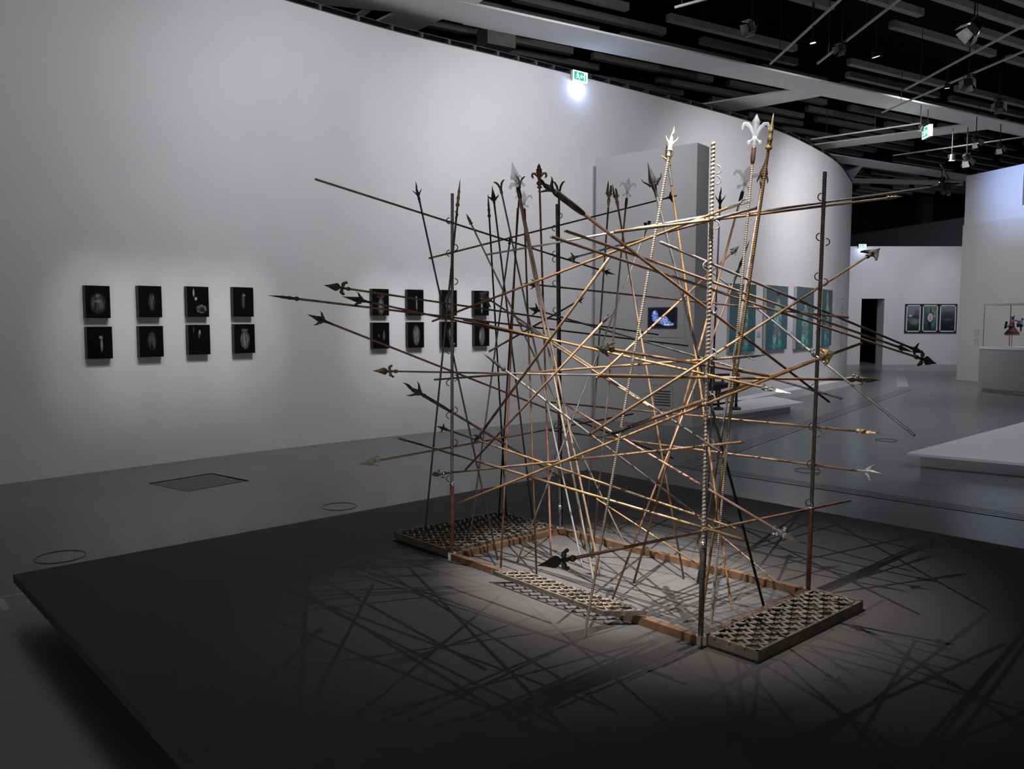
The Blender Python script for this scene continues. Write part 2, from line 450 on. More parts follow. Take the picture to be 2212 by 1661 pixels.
band([c1_ - dM * 3, c2_ + dM * 4, e2_ + dM * 4.6, e1_ - dM * 4])                             # second band, further back
band([ext(pz(1841, 366), pz(1857, 360), 3), pz(1857, 360), pz(1862, 362), ext(pz(1845, 384), pz(1862, 362), 3)])
band([pz(1841, 388), pz(2080, 392), pz(2080, 402), pz(1841, 396)])
band([a1, a1 + V((.17, -.3)), V((1.4, 7.2)), V((1.4, 2.0)), V((-12, 2.0)), V((-12, 6.2)), pz(581, 0), pz(790, 22), pz(855, 28), pz(956, 43), b1])  # west soffit
band([pz(855, 28), pz(956, 43), ext(pz(909, 65), pz(956, 43), 1.2), ext(pz(809, 51), pz(855, 28), 1.2)])
band([pz(790, 22), pz(804, 24), ext(pz(775, 47), pz(804, 24), .7), ext(pz(760, 42), pz(790, 22), .7)])
# slats above the bays, rows parallel to the main band
rs = random.Random(3)
mid = (a1 + b1) / 2
nsl = 0
slat_me = {}
for k in range(-30, 9):
    if -1 <= k <= 0: continue
    off = nM * (.5 + k * .58)
    t = -6 + rs.random() * 2.5
    while t < 26:
        L = rs.choice((2.0, 2.6, 3.2, 3.2)); p = mid + off + dM * (t + L / 2)
        w = V((p.x, p.y)); q = w
        vis = 4 < q.y < 34 and abs(q.x / q.y) < .75 and q.y > 6
        if vis and nsl < 290 and (q.y - 6.5) * .0 + (q.x) > -6:
            if L not in slat_me:
                me = bpy.data.meshes.new('slat'); mb = MB().obox((0, 0, 0), V((dM.x, dM.y, 0)) * L / 2, V((nM.x, nM.y, 0)) * .062, (0, 0, .06))
                me.from_pydata([tuple(x) for x in mb.v], [], mb.f); me.materials.append(M['slat']); slat_me[L] = me
            link('slat', slat_me[L], ceiling, (p.x, p.y, 6.95)); nsl += 1
        t += L + rs.choice((.5, .9, 1.6))
for px, py in ((1072, 86),):        # boxes up between the slats
    p = onz(px, py, 6.6)
    obj('duct_box', MB().obox(p, V((dM.x, dM.y, 0)) * .28, V((nM.x, nM.y, 0)) * .2, (0, 0, .16)), M['slat'], ceiling)

# ------------------------------------------------------------------ floor fittings
def floor_band(name, p, q, w, label):
    """drain grille let into the floor: four slots in a pale strip"""
    A, B = onz(*p, 0), onz(*q, 0); d = (B - A).normalized(); n = V((-d.y, d.x, 0))
    t = struct(name, MB().obox((A + B) / 2 + V((0, 0, .0015)), d * (B - A).length / 2, n * w / 2, (0, 0, .0015)), M['floor_pale' if 0 else 'floor'])
    for k in range(4):
        o = n * (k - 1.5) * w / 3.2
        obj('slot', MB().obox((A + B) / 2 + o + V((0, 0, .0035)), d * (B - A).length / 2, n * .0045, (0, 0, .001)), M['slot'], t)
floor_band('trim_4', (1476, 1009), (1960, 841), .24, '')
floor_band('trim_5', (1500, 1010), (2330, 1137), .22, '')
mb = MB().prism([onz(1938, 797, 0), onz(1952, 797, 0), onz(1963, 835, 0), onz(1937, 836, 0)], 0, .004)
struct('trim_6', mb, M['floor_pale'])  # flat patch, paler than the floor around it
h4 = [onz(*p, 0) for p in ((324, 1045), (456, 1023.5), (527, 1040), (404, 1062))]
hatch = struct('trim_7', MB().prism(h4, 0, .003), M['hatch'])
def edge(a, b, w=.012):
    d = (b - a).normalized(); n = V((-d.y, d.x, 0))
    return MB().obox((a + b) / 2 + V((0, 0, .003)), d * (b - a).length / 2, n * w, (0, 0, .003))
obj('gap', edge(h4[0], h4[1]), M['black'], hatch); obj('gap', edge(h4[1], onz(535, 1039, 0)), M['black'], hatch)
def cover(name, px, py, r):
    c = onz(px, py, 0); c.z = .0015
    struct(name, MB().tube([c + V((math.cos(t) * r, math.sin(t) * r, 0)) for t in [2 * PI * k / 40 for k in range(41)]], .003, 5), M['slot'], True)
cover('trim_8', 733, 1094, .15); cover('trim_9', 130, 1203, .16); cover('trim_10', 1745, 1017, .14); cover('trim_11', 1915, 951, .14)
def tape(name, px0, py0, px1, py1, w):
    a, b = onz(px0, py0, 0), onz(px1, py1, 0); d = (b - a).normalized(); n = V((-d.y, d.x, 0))
    return MB().obox((a + b) / 2 + V((0, 0, .001)), d * (b - a).length / 2, n * w, (0, 0, .001))
tag(obj('floor_tape', tape('t', -30, 1296, 70, 1278, .006), M['tape']), 'thin pale line of tape on the floor beside the left corner of the low stage', 'tape')
tag(obj('floor_tape', tape('t', 0, 1294, 12, 1318, .018), M['tape']), 'short wide pale tape stub at the left edge, branching off the thin line', 'tape')

# ================================================================== THE STAGE
ZP = .20
P1 = onz(28, 1241, ZP); P2 = onz(1272, 1014, ZP)
e = (P2 - P1); e.z = 0; eL = e.length; e = e / eL; f_ = V((e.y, -e.x, 0))
PLW = 5.4
plat = thing('exhibition_stage', 'low dark grey floating stage carrying the iron frame and spears', 'stage', (P1.x, P1.y, 0))
q = [P1, P2, P2 + f_ * PLW, P1 + f_ * PLW]
obj('deck', MB().prism(q, ZP - .045, ZP), M['platform'], plat)
i_ = .30
q2 = [P1 + e * i_ + f_ * i_, P2 - e * i_ + f_ * i_, P2 - e * i_ + f_ * (PLW - i_), P1 + e * i_ + f_ * (PLW - i_)]
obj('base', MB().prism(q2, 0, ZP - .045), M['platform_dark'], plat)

# ================================================================== THE STEEL FRAME
PF = V((.850, 3.520, 0)); PL = V((-.368, 4.822, 0)); PBL = V((.331, 5.428, 0)); PBR = V((1.569, 4.160, 0))
POST = {'F': PF, 'L': PL, 'BL': PBL, 'BR': PBR}
fr = thing('steel_frame', 'rusted rectangular floor frame with four tall ringed corner posts', 'frame', (PF.x, PF.y, ZP))
def rail(a, b):
    d = (b - a).normalized(); n = V((-d.y, d.x, 0)); c = (a + b) / 2
    mb = MB().obox((c.x, c.y, ZP + .02), d * ((b - a).length / 2 + .018), n * .019, (0, 0, .019))
    obj('rail', mb, M['frame'], fr)
rail(PF, PL); rail(PL, PBL); rail(PBL, PBR); rail(PBR, PF)
for p in POST.values():
    obj('corner_plate', MB().box(p.x - .022, p.x + .022, p.y - .022, p.y + .022, ZP + .001, ZP + .042), M['silver'], fr)
def ribbed(a, b, R, pitch=.0098, amp=.24, lobes=1, n=8, per=4):
    a, b = V(a), V(b); L = (b - a).length; d = (b - a) / L
    u = V((0, 0, 1)) if abs(d.z) < .9 else V((1, 0, 0))
    u = (u - d * u.dot(d)).normalized(); w = d.cross(u)
    K = max(int(L / pitch * per), 4); cs = [(math.cos(2 * PI * j / n), math.sin(2 * PI * j / n)) for j in range(n)]
    vs = []; ux, uy, uz = u; wx, wy, wz = w
    for k in range(K + 1):
        s = L * k / K; cx, cy, cz = a + d * s; ph = 2 * PI * s / pitch
        for j, (c, t) in enumerate(cs):
            r = R * (1 - amp * .5 + amp * max(0., math.cos(ph - lobes * 2 * PI * j / n)))
            vs.append(V((cx + (ux * c + wx * t) * r, cy + (uy * c + wy * t) * r, cz + (uz * c + wz * t) * r)))
    fs = []
    for k in range(K):
        o = k * n
        for j in range(n):
            j2 = (j + 1) % n
            fs.append((o + j, o + j2, o + n + j2, o + n + j))
    fs.append(tuple(range(n))[::-1]); fs.append(tuple(range(K * n, (K + 1) * n)))
    mb = MB(); mb.v = vs; mb.f = fs; return mb
def ring_mb(p, sx, r=.019, w=.0031):
    """D-shaped wire loop standing out sideways from a post"""
    sd = V((sx, -.25, 0)).normalized(); pts = []
    for k in range(9):
        t = -1.45 + 2.9 * k / 8
        pts.append(p + sd * (.006 + r * 1.15 * math.cos(t)) + V((0, 0, 1)) * r * math.sin(t))
    return MB().tube(pts, w, 5)
def post(key, top_px, split_py, R, m_top, m_pipe, Rp, kind, rings):
    b = POST[key]; t = aty(*top_px, b.y); base = V((b.x, b.y, ZP + .02))
    k = None
    # height where the ribbed bar leaves its pipe socket
    for i in range(2000):
        s = i / 2000; p = base.lerp(t, s)
        if CY - F * ((p - EYEP).z * math.cos(PT) + p.y * math.sin(PT)) / (p.y * math.cos(PT) - (p - EYEP).z * math.sin(PT)) < split_py: break
    sp = base.lerp(t, s)
    mb = ribbed(base.lerp(t, s - .03), t, R, *kind)
    po = obj('post', mb, m_top, fr, True)
    obj('pipe_socket', MB().lathe(base, sp - base, [(0, Rp), ((sp - base).length - .01, Rp), ((sp - base).length, Rp * .85), ((sp - base).length + .001, R * .8)], 12), m_pipe, po, True)
    obj('collar', MB().lathe(sp, t - base, [(0, Rp * 1.1), (.02, Rp * 1.1), (.03, R)], 12), M['silver'], po, True)
    for py, sx in rings:
        best = min(range(600), key=lambda i: abs(proj_y(base.lerp(t, i / 600)) - py))
        obj('ring', ring_mb(base.lerp(t, best / 600) + V((sx * R * .7, -.004, 0)), sx), M['grey'] if key == 'F' else M['darkrod'], po, True)
    return base, t
def proj(p):
    z = p.z - EYE; c, s = math.cos(PT), math.sin(PT)
    w = p.y * c - z * s; return (CX + F * p.x / w, CY - F * (p.y * s + z * c) / w)
def proj_y(p): return proj(p)[1]
post('F', (1541, 307), 1183, .0098, M['pale'], M['iron'], .0125, (.0175, .34, 1, 9, 5),
     [(367, 1), (389, 1), (487, 1), (575, -1), (668, 1), (763, 1), (860, 1), (955, 1), (1052, 1), (1145, 1)])
post('L', (977, 418), 1050, .0098, M['grey'], M['rust'], .0125, (.012, .26, 1, 8, 4),
     [(464, 1), (477, -1), (535, 1), (547, -1), (608, 1), (758, -1), (817, 1), (827, -1), (885, 1), (897, -1), (955, 1), (1033, -1)])
post('BL', (1203, 441), 1100, .0100, M['darkrod'], M['darkrod'], .0120, (.012, .26, 1, 8, 4),
     [(466, 1), (493, -1), (548, -1), (560, -1), (612, -1), (670, -1), (745, -1), (795, -1), (920, -1), (985, -1)])
post('BR', (1782, 371), 1098, .0108, M['darkrod'], M['brownrod'], .0128, (.012, .26, 1, 8, 4),
     [(426, -1), (512, -1), (523, 1), (597, -1), (609, 1), (675, -1), (690, 1), (763, -1), (838, -1), (920, -1), (936, 1), (1001, -1), (1018, 1), (1084, -1)])

# ------------------------------------------------------------------ three cast-iron floor grates
def grate(poly, z0, z1, label, sp=.062, rim_w=.014, r=.0078):
    n = len(poly); cx = sum(p[0] for p in poly) / n; cy = sum(p[1] for p in poly) / n
    t = thing('floor_grate', label, 'grate', (cx, cy, z0))
    for i in range(n):
        a = V((*poly[i][:2], 0)); b = V((*poly[(i + 1) % n][:2], 0)); d = (b - a).normalized(); nn = V((-d.y, d.x, 0))
        if nn.dot(V((cx, cy, 0)) - a) < 0: nn = -nn
        c = (a + b) / 2 + nn * rim_w / 2
        obj('rim', MB().obox((c.x, c.y, (z0 + z1) / 2), d * (b - a).length / 2, nn * rim_w / 2, (0, 0, (z1 - z0) / 2)), M['grate_rim'], t)
    d = V((1, .05)).normalized(); nn = V((-.22, 1)).normalized()
    pl2 = [(q[0], q[1]) for q in poly]; perp = V((-d.y, d.x)); rr = random.Random(int(cx * 1000))
    for k in range(-20, 21):
        p = V((cx, cy)) + nn * (k * sp)
        c = clip(pl2, p, d)
        if not c or c[1] - c[0] < .03: continue
        pts = []; rads = []; N = max(int((c[1] - c[0]) / .018), 3)
        for i in range(N + 1):
            tt = c[0] + .005 + (c[1] - c[0] - .01) * i / N; q = p + d * tt
            pts.append(V((q.x, q.y, z1 - r * .75 + rr.uniform(-.0012, .0012)))); rads.append(r * rr.uniform(.82, 1.08))
        obj('lattice_bar', MB().tube(pts, rads, 6), M['grate'], t, True)
        for j in range(-16, 17):             # staggered links up to the next row
            q0 = p + d * ((j + .5 * (k % 2)) * sp * 1.25); q1 = q0 + nn * sp
            c2 = clip(pl2, q0, q1 - q0)
            if not c2: continue
            s0, s1 = max(c2[0], -.14), min(c2[1], 1.14)
            if s1 - s0 < .25 or s0 > .6 or s1 < .4: continue
            A = q0.lerp(q1, s0); B = q0.lerp(q1, s1); m_ = (A + B) / 2
            obj('lattice_link', MB().tube([(A.x, A.y, z1 - r * .2), (m_.x, m_.y, z1 - r * .6), (B.x, B.y, z1 - r * .2)], [r * 1.15, r * .85, r * 1.15], 6), M['grate'], t, True)
    return t
u1 = (PBL - PL).normalized(); u2 = (PF - PL).normalized()
def sh(p, a, b): return p + u1 * a + u2 * b
grate([sh(PL, -.01, -.60), sh(PL, .90, -.60), sh(PL, .90, -.025), sh(PL, -.01, -.025)], ZP + .012, ZP + .055,
      'square cast-iron lattice grate at the far left end of the frame')
grate([sh(PF, .0, .030), sh(PF, .95, .030), sh(PF, .95, .285), sh(PF, .0, .285)], ZP + .012, ZP + .055,
      'long raised lattice grate at the right end, in front of the right post')
# sheet under the right grate, coloured dark for the shade in its gaps
t = bpy.data.objects['floor_grate.001']
obj('tray', MB().prism([sh(PF, -.005, .04), sh(PF, .955, .04), sh(PF, .955, .29), sh(PF, -.005, .29)], ZP + .001, ZP + .012), M['photo_edge'], t)
t = bpy.data.objects['floor_grate']
obj('tray', MB().prism([sh(PL, -.02, -.61), sh(PL, .91, -.61), sh(PL, .91, -.03), sh(PL, -.02, -.03)], ZP + .001, ZP + .006), M['photo_edge'], t)  # dark sheet under the left grate, gap shade put into its colour
grate([V(onz(1061, 1233, .272)), V(onz(1306, 1322, .272)), V(onz(1397, 1320, .272)), V(onz(1135, 1233, .272))], .252, .274,
      'narrow lattice grate lying across the front rail of the frame', sp=.052, rim_w=.012, r=.006)

# ================================================================== SPEARS AND RODS
def mkhead(kind, base, tip, u, n, hw, r):
    """one casting: base -> tip along the rod; u = sideways, n = towards the viewer, hw = half width"""
    D = tip - base; L = D.length; d = D / L; mb = MB()
    P = lambda t, s, k=0: base + d * (L * t) + u * (hw * s) + n * k
    def leaf(prof, th=.32, wav=0):
        rings = []
        for t, s in prof:
            o = wav * math.sin(t * 9) if wav else 0
            w = max(s * hw, .0006); k = max(min(w * th * 2, .016), .0012)
            c = P(t, o)
            rings.append([c + u * w, c + n * k, c - u * w, c - n * k])
        mb.loft(rings)
    def barb(pts, r0, fl=.7):
        N = len(pts)
        mb.tube([P(*p) for p in pts], [r0 * (1 - .88 * (i / (N - 1)) ** 1.3) for i in range(N)], 6, (n, fl))
    def lathe(prof, m=10):
        mb.lathe(base, d, [(t * L, rr) for t, rr in prof], m)
    def ball(t, s, rad, su=1, sq=1):
        mb.ball(P(t, s), rad, u, n, d, su, .8, sq)
    bw = hw * .30
    if kind == 'barb':
        rh = r / hw
        leaf([(-.22, rh), (-.05, rh * 1.05), (.15, max(.16, rh)), (.32, .27), (.44, .40), (.54, .36), (.66, .25), (.84, .11), (1, .0)], .5)
        for s in (-1, 1): barb([(.34, .22 * s), (.43, .46 * s), (.48, .70 * s), (.52, .88 * s), (.60, 1.0 * s)], hw * .24)
    elif kind == 'star':
        lathe([(-.1, r), (.1, r * 1.5), (.2, r * 1.1), (.3, r * 1.2)])
        leaf([(.2, .15), (.38, .34), (.5, .30), (.7, .16), (1, 0)])
        for s in (-1, 1): barb([(.26, .0), (.36, .4 * s), (.38, .7 * s), (.46, 1.0 * s)], bw)
    elif kind == 'flame':
        lathe([(-.2, r * 1.15), (0, r * 1.3), (.03, r * 1.8), (.08, r * 1.3), (.3, r * 1.3), (.42, r * .8)])
        leaf([(.20, .14), (.4, .27), (.5, .25), (.6, .17), (.72, .19), (.84, .12), (1, 0)], .36, .09)
        for s in (-1, 1): barb([(.22, .1 * s), (.35, .36 * s), (.43, .66 * s), (.50, .86 * s), (.60, 1.0 * s)], hw * .21)
    elif kind == 'leaf':
        lathe([(0, r), (.03, r * 1.7), (.09, r * 1.9), (.14, r * 1.1), (.24, r * 1.2), (.32, r * 1.6), (.42, r * .7)])
        leaf([(.36, .12), (.46, .50), (.53, .60), (.64, .46), (.8, .22), (1, 0)])
        for s in (-1, 1):
            ball(.30, .52 * s, hw * .32, 1.15, .9); ball(.22, .84 * s, hw * .24, .9, 1.2)
    elif kind == 'arrow':       # broad solid arrow with curled lower lobes
        lathe([(0, r), (.05, r * 1.9), (.14, r * 2.0), (.2, r * 1.2), (.3, r * 1.3)])
        leaf([(.24, .2), (.34, .72), (.42, .80), (.6, .48), (.8, .2), (1, 0)], .42)
        for s in (-1, 1): barb([(.40, .3 * s), (.28, .72 * s), (.16, .95 * s), (.08, .92 * s)], hw * .26, .9)
    elif kind == 'spike':
        lathe([(0, r), (.04, r * 1.9), (.09, r * 2.0), (.15, r * 1.15), (.25, r * 1.3), (.33, r * 1.7), (.40, r * 1.1), (.50, r * 1.2), (.56, r * 1.35), (.60, r * .95), (.8, r * .6), (1, .0006)])
    elif kind == 'fleur':
        lathe([(0, r * 1.1), (.05, r * 1.4), (.16, r * .9), (.28, r * 1.5), (.33, r * .9)])
        leaf([(.26, .08), (.45, .15), (.68, .30), (.78, .30), (.9, .14), (1, 0)], .5)
        for s in (-1, 1):
            mb.tube([P(*p) for p in ((.28, .06 * s), (.42, .16 * s), (.60, .38 * s), (.70, .64 * s), (.71, .86 * s), (.62, 1.0 * s), (.53, .98 * s))],
                    [hw * x for x in (.09, .11, .13, .15, .14, .11, .05)], 8, (n, .7))
            ball(.15, .42 * s, hw * .16); barb([(.26, .05 * s), (.20, .3 * s), (.15, .42 * s)], hw * .1, 1)
    elif kind == 'rustfleur':
        lathe([(0, r), (.02, r * 2.0), (.06, r * 2.0), (.1, r * 1.1), (.16, r * 2.2), (.24, r * 2.4), (.30, r * 1.2), (.4, r * 1.2)])
        leaf([(.34, .14), (.46, .20), (.60, .36), (.64, .50), (.68, .34), (.76, .42), (.80, .26), (.88, .24), (1, 0)], .3)
        for s in (-1, 1):
            mb.tube([P(*p) for p in ((.40, .08 * s), (.50, .30 * s), (.60, .62 * s), (.60, .88 * s), (.50, 1.0 * s), (.42, .90 * s))],
                    [hw * x for x in (.12, .14, .16, .18, .16, .09)], 6, (n, .8))
            barb([(.52, .95 * s), (.46, .84 * s), (.38, .72 * s)], hw * .14)
    elif kind == 'curl':
        lathe([(-.1, r * 1.0), (.05, r * 1.6), (.12, r * 1.2), (.3, r * 1.1)])
        for s in (-1, 1):
            mb.tube([P(*p) for p in ((.1, .06 * s), (.45, .12 * s), (.75, .32 * s), (.93, .62 * s), (1.0, .85 * s), (.96, 1.0 * s))],
                    [hw * x for x in (.16, .19, .20, .17, .11, .03)], 6, (n, .5))
    elif kind == 'clover':
        lathe([(0, r), (.1, r * 1.6), (.2, r), (.5, r * .9)])
        ball(.78, 0, L * .24, .8, 1.0)
        for s in (-1, 1): ball(.48, .62 * s, hw * .44, 1, .9)
        leaf([(.5, .1), (.75, .3), (1, 0)])
    elif kind == 'fork':
        lathe([(-.3, r * 1.1), (.1, r * 1.3), (.4, r * 1.0)])
        for s, k in ((-1, .78), (1, 1.0)):
            mb.tube([P(*p) for p in ((.2, .1 * s), (.45, .45 * s), (.62, .52 * s), (k, .42 * s))], [hw * x for x in (.3, .3, .26, .06)], 6, (n, .7))
    elif kind == 'goldtuft':    # closed casting of upright leaves with side knobs
        lathe([(-.25, r), (.0, r * 1.5), (.1, r * 1.9), (.2, r * 1.3), (.4, r * 1.5)])
        for s, k in ((-.5, 1.0), (.35, .72)):
            leaf_c = [P(.25, s * .4), P(.5, s * .9), P(.75, s * .8), P(k, s * .9)]
            mb.tube(leaf_c, [hw * .32, hw * .36, hw * .24, hw * .04], 6, (n, .8))
        for s in (-1, 1): barb([(.3, .2 * s), (.38, .7 * s), (.44, 1.0 * s)], hw * .22)
    return mb

GRP = 'spears and rods stacked in the steel frame'
def spear(label, A, B, anch, kind, m, r=.006, head=None, sleeve=None, tie=None):
    A = V((A[0], A[1])); B = V((B[0], B[1])); ax = 0 if abs(B.x - A.x) > abs(B.y - A.y) else 1
    pts = []
    for c, y in anch:
        if c == 'z': pts.append(onz(B.x, B.y, y))
        else:
            s = (c - A[ax]) / (B[ax] - A[ax]); q = A + (B - A) * s; pts.append(aty(q.x, q.y, y))
    X0, X1 = pts; D = (X1 - X0).normalized()
    def at(px):
        d = ray(*px).normalized(); w = X0 - EYEP
        b = D.dot(d); t = (b * w.dot(d) - w.dot(D)) / (1 - b * b)
        return X0 + D * t
    tip, end = at(A), at(B)
    for p_ in (tip, end):
        if p_.y < 1.9 or p_.y > 7: print('ROD depth', label, round(p_.y, 2))
    base_pt = end if end.z < tip.z else tip
    t = thing('spear' if head else 'metal_rod', label, 'spear' if head else 'rod', (base_pt.x, base_pt.y, base_pt.z), GRP)
    start = tip
    ld = (B - A).normalized()
    if head:
        hk, hl, hwid, hm = head[:4]; roll = head[4] if len(head) > 4 else 0
        hb = at(A + ld * hl)
        d = (tip - hb).normalized(); view = (EYEP - hb).normalized()
        u = d.cross(view).normalized(); n = u.cross(d).normalized()
        u, n = u * math.cos(roll) + n * math.sin(roll), n * math.cos(roll) - u * math.sin(roll)
        hw = hwid / 2 * hb.y / F
        rr = r * 1.0
        obj('spearhead', mkhead(hk, hb, tip, u, n, hw, rr), M[hm], t, hk in ('spike', 'fleur', 'rustfleur'))
        start = hb
    if sleeve:
        sl, mult, sm = sleeve
        se = at(A + ld * ((head[1] if head else 0) + sl)); L = (se - start).length
        obj('sleeve', MB().lathe(start, se - start, [(-.002, r * mult * .8), (.004, r * mult), (L * .7, r * mult), (L * .95, r * mult * .8), (L, r)], 10), M[sm], t, True)
        start = start.lerp(se, .85)
    if kind == 'r': mb = ribbed(start, end, r * .86)
    else: mb = MB().lathe(start, end - start, [(0, r), ((end - start).length, r)], 9)
    obj('shaft', mb, M[m], t, True)
    if tie:                                   # wire tie where it is bound to a post ring
        for c in tie:
            s = (c - A[ax]) / (B[ax] - A[ax]); p = at(A + (B - A) * s)
            obj('wire_tie', MB().lathe(p - D * .006, D, [(0, r * 1.05), (.001, r * 1.35), (.011, r * 1.35), (.012, r * 1.05)], 8), M['grey'], t, True)
    return t
yF, yL, yBL, yBR = 3.52, 4.822, 5.428, 4.16
LF = lambda o=.02, o2=.02: ((975, yL - o), (1204, yBL - o2))        # held by the two left posts
FF = lambda o=.02, o2=.02: ((975, yL + o), (1531, yF + o2))         # held by the two front posts
RF = lambda o=.02, o2=.02: ((1530, yF + o), (1768, yBR + o2))       # held by the two right posts
BF = lambda o=.02, o2=.02: ((1207, yBL + o), (1760, yBR + o2))      # held by the two rear posts

# --- held by the left pair of posts
spear('dark plain rod with blunt end highest at far left, small head at other end', (1330, 594), (681, 387), LF(), 'p', 'darkrod', .0058, ('barb', 36, 16, 'iron'), tie=(972, 1197))
spear('dark thin rod rising rightward to a small black star head before the grey partition top', (1464, 422), (927, 558), LF(), 'p', 'darkrod', .0056, ('star', 24, 24, 'iron'), tie=(972, 1197))
spear('green-black leaf-headed spear pointing left, uppermost head before the right photograph set', (699, 616), (1422, 723), LF(-.02, -.02), 'p', 'brownrod', .0058, ('leaf', 58, 30, 'iron_green', .25), tie=(975,))
spear('spear with slender knobbed tip reaching furthest left of all', (580, 638), (1486, 747), LF(-.03, -.03), 'p', 'brownrod', .006, ('spike', 66, 12, 'iron'), tie=(975,))
spear('black barbed spear whose head lies just in front of the second photograph set', (738, 640), (1152, 728), LF(.025, .02), 'p', 'brownrod', .006, ('barb', 66, 32, 'iron', .3))
spear('black barbed spear pointing left on its own, above the brass-headed one', (664, 679), (1454, 990), LF(), 'p', 'rust', .006, ('barb', 54, 33, 'iron', .2), tie=(972, 1207))
spear('black wavy-tipped pike with thick socket, lowest big black head at left', (870, 827), (1288, 1077), LF(), 'p', 'brownrod', .0075, ('flame', 56, 38, 'iron', .2), sleeve=(66, 1.35, 'iron'), tie=(975,))
spear('pale ivory leaf-headed spear pointing left, lowest head at left over the floor', (772, 1003), (1368, 894), LF(), 'p', 'tan', .006, ('arrow', 52, 24, 'bone', .5), tie=(975, 1207))
spear('short rod with pale blunt left end and small dark head behind the rear left post', (1262, 643), (1057, 759), ((1207, yBL - .02), (1060, 4.7)), 'p', 'tan', .0062, ('star', 18, 18, 'iron'))
# --- held by the front pair of posts
spear('ochre ribbed rod climbing right to a whitish forked end by the twisted front post', (1627, 428), (934, 694), FF(-.02, -.02), 'r', 'gold', .0072, ('fork', 44, 16, 'silver', .2), tie=(978, 1538))
spear('whitish ribbed rod rising gently right, its left end the palest', (1550, 463), (1052, 550), ((1052, 5.0), (1535, yF + .03)), 'r', 'white', .0068)
spear('tan rod with hooked-looking left end and silvery tuft head at lower right', (1709, 850), (1002, 691), FF(-.02, -.03), 'r', 'gold', .0072, ('leaf', 66, 20, 'silver', 1.0), tie=(1524,))
spear('aged brass leaf-headed spear pointing left, alone on the pale wall', (805, 801), (1590, 816), FF(-.02, .03), 'r', 'pale', .0068, ('leaf', 54, 28, 'brass', .2))
spear('tan ribbed rod with black barbed head under the teal panels', (1657, 767), (938, 820), FF(.025, .03), 'r', 'tan', .0072, ('barb', 60, 20, 'iron', .35), tie=(975, 1536))
spear('tan rod sloping down right with small dark star head behind the left post', (942, 920), (1590, 1142), FF(.02, .02), 'r', 'tan', .0068, ('star', 24, 22, 'iron'), tie=(975, 1517))
spear('tan rod with thin greenish pointed end at left, sloping to the front post foot', (854, 944), (1608, 1166), FF(-.025, -.02), 'p', 'tan', .0066, ('goldtuft', 24, 9, 'brass'), sleeve=(50, 1.1, 'sleeve'))
spear('near-level tan rod with small silver clover head at its left end', (924, 1026), (1602, 955), FF(-.02, -.02), 'r', 'tan', .0072, ('leaf', 38, 24, 'silver', .6), tie=(975, 1520))
spear('ochre ribbed rod rising right to a big brass clover head on the right post', (1806, 760), (991, 1087), FF(-.03, -.03), 'r', 'gold', .0075, ('arrow', 36, 40, 'brass', .3), tie=(1524,))
# --- held by the right pair of posts
spear('long tan rod above, its faint gold tip lost against the dark upper storey', (1949, 424), (1328, 501), RF(-.02, -.02), 'p', 'tan', .0064, ('spike', 34, 10, 'brass'), tie=(1545, 1783))
spear('grey rod ending in a dark star head highest at far right before lamps', (2079, 395), (1500, 477), RF(.02, .02), 'p', 'darkrod', .006, ('star', 66, 40, 'iron', .2), tie=(1783,))
spear('big black flame-headed pike slanting down right from the top centre', (1160, 385), (1791, 868), RF(.02, .025), 'p', 'brownrod', .0062, ('flame', 50, 42, 'iron', .2), sleeve=(78, 1.9, 'iron'), tie=(1540,))
spear('dark plain rod sloping to the star head furthest right but one', (1998, 764), (1426, 523), RF(.03, -.02), 'p', 'darkrod', .0064, ('star', 34, 34, 'iron', .2), tie=(1534, 1773))
spear('upper pinkish ribbed rod of the crossing pair, dark barbed head at right', (1977, 762), (1220, 498), RF(.02, -.02), 'r', 'pink', .0070, ('barb', 56, 22, 'iron', .4), tie=(1768,))
spear('lower pinkish ribbed rod of the crossing pair, leaf head lowest at far right', (2024, 786), (1190, 511), RF(.035, -.03), 'r', 'pink', .0070, ('leaf', 50, 34, 'iron', .2))
spear('brown rod climbing steeply right to a brown lobed head below the second exit sign', (1902, 536), (1275, 937), RF(-.025, -.02), 'p', 'tan', .0064, ('arrow', 36, 38, 'iron_green', .5), tie=(1537, 1774))
spear('ochre ribbed rod lying level, aged brass leaf head pointing right above the plinths', (1902, 821), (1292, 812), RF(-.02, -.02), 'r', 'gold', .0076, ('leaf', 66, 28, 'brass', .7), tie=(1524,))
spear('short dark steel spear with broad greenish arrowhead aimed at the viewer', (1281, 748), (1660, 812), ((1300, 3.3), (1530, 3.62)), 'p', 'brownrod', .0066, ('arrow', 46, 34, 'iron_green', .4))
spear('dark thick rod with black flame tip at lower left, ending near the brass clover', (1280, 951), (1862, 741), RF(.02, -.02), 'p', 'brownrod', .0074, ('flame', 70, 16, 'iron', 1.2))
spear('brown spear with the largest black head, low inside the frame pointing left', (1160, 1222), (1836, 1081), RF(-.02, -.02), 'p', 'brownrod', .0068, ('leaf', 84, 46, 'iron', .25), tie=(1514, 1750))
# --- held by the rear pair of posts
spear('brown rod crossing level from black head beside rear post to blunt right end', (1128, 612), (1833, 686), BF(), 'p', 'brownrod', .006, ('barb', 44, 22, 'iron'), tie=(1210,))
spear('dark rod sloping from small black arrow head to two bundled ends at right post', (1139, 664), (1819, 861), BF(-.02, -.02), 'p', 'darkrod', .006, ('barb', 34, 26, 'iron'), tie=(1210, 1752))
spear('brown rod along the rear posts, pale fork-finned head on the right', (1908, 1024), (1186, 929), BF(), 'p', 'brownrod', .0062, ('barb', 56, 36, 'grey', .3), tie=(1754,))
spear('brown rod along the rear posts, small brass arrow head on the right', (1905, 936), (1190, 869), BF(), 'p', 'brownrod', .0062, ('arrow', 56, 16, 'brass', .9), tie=(1754,))
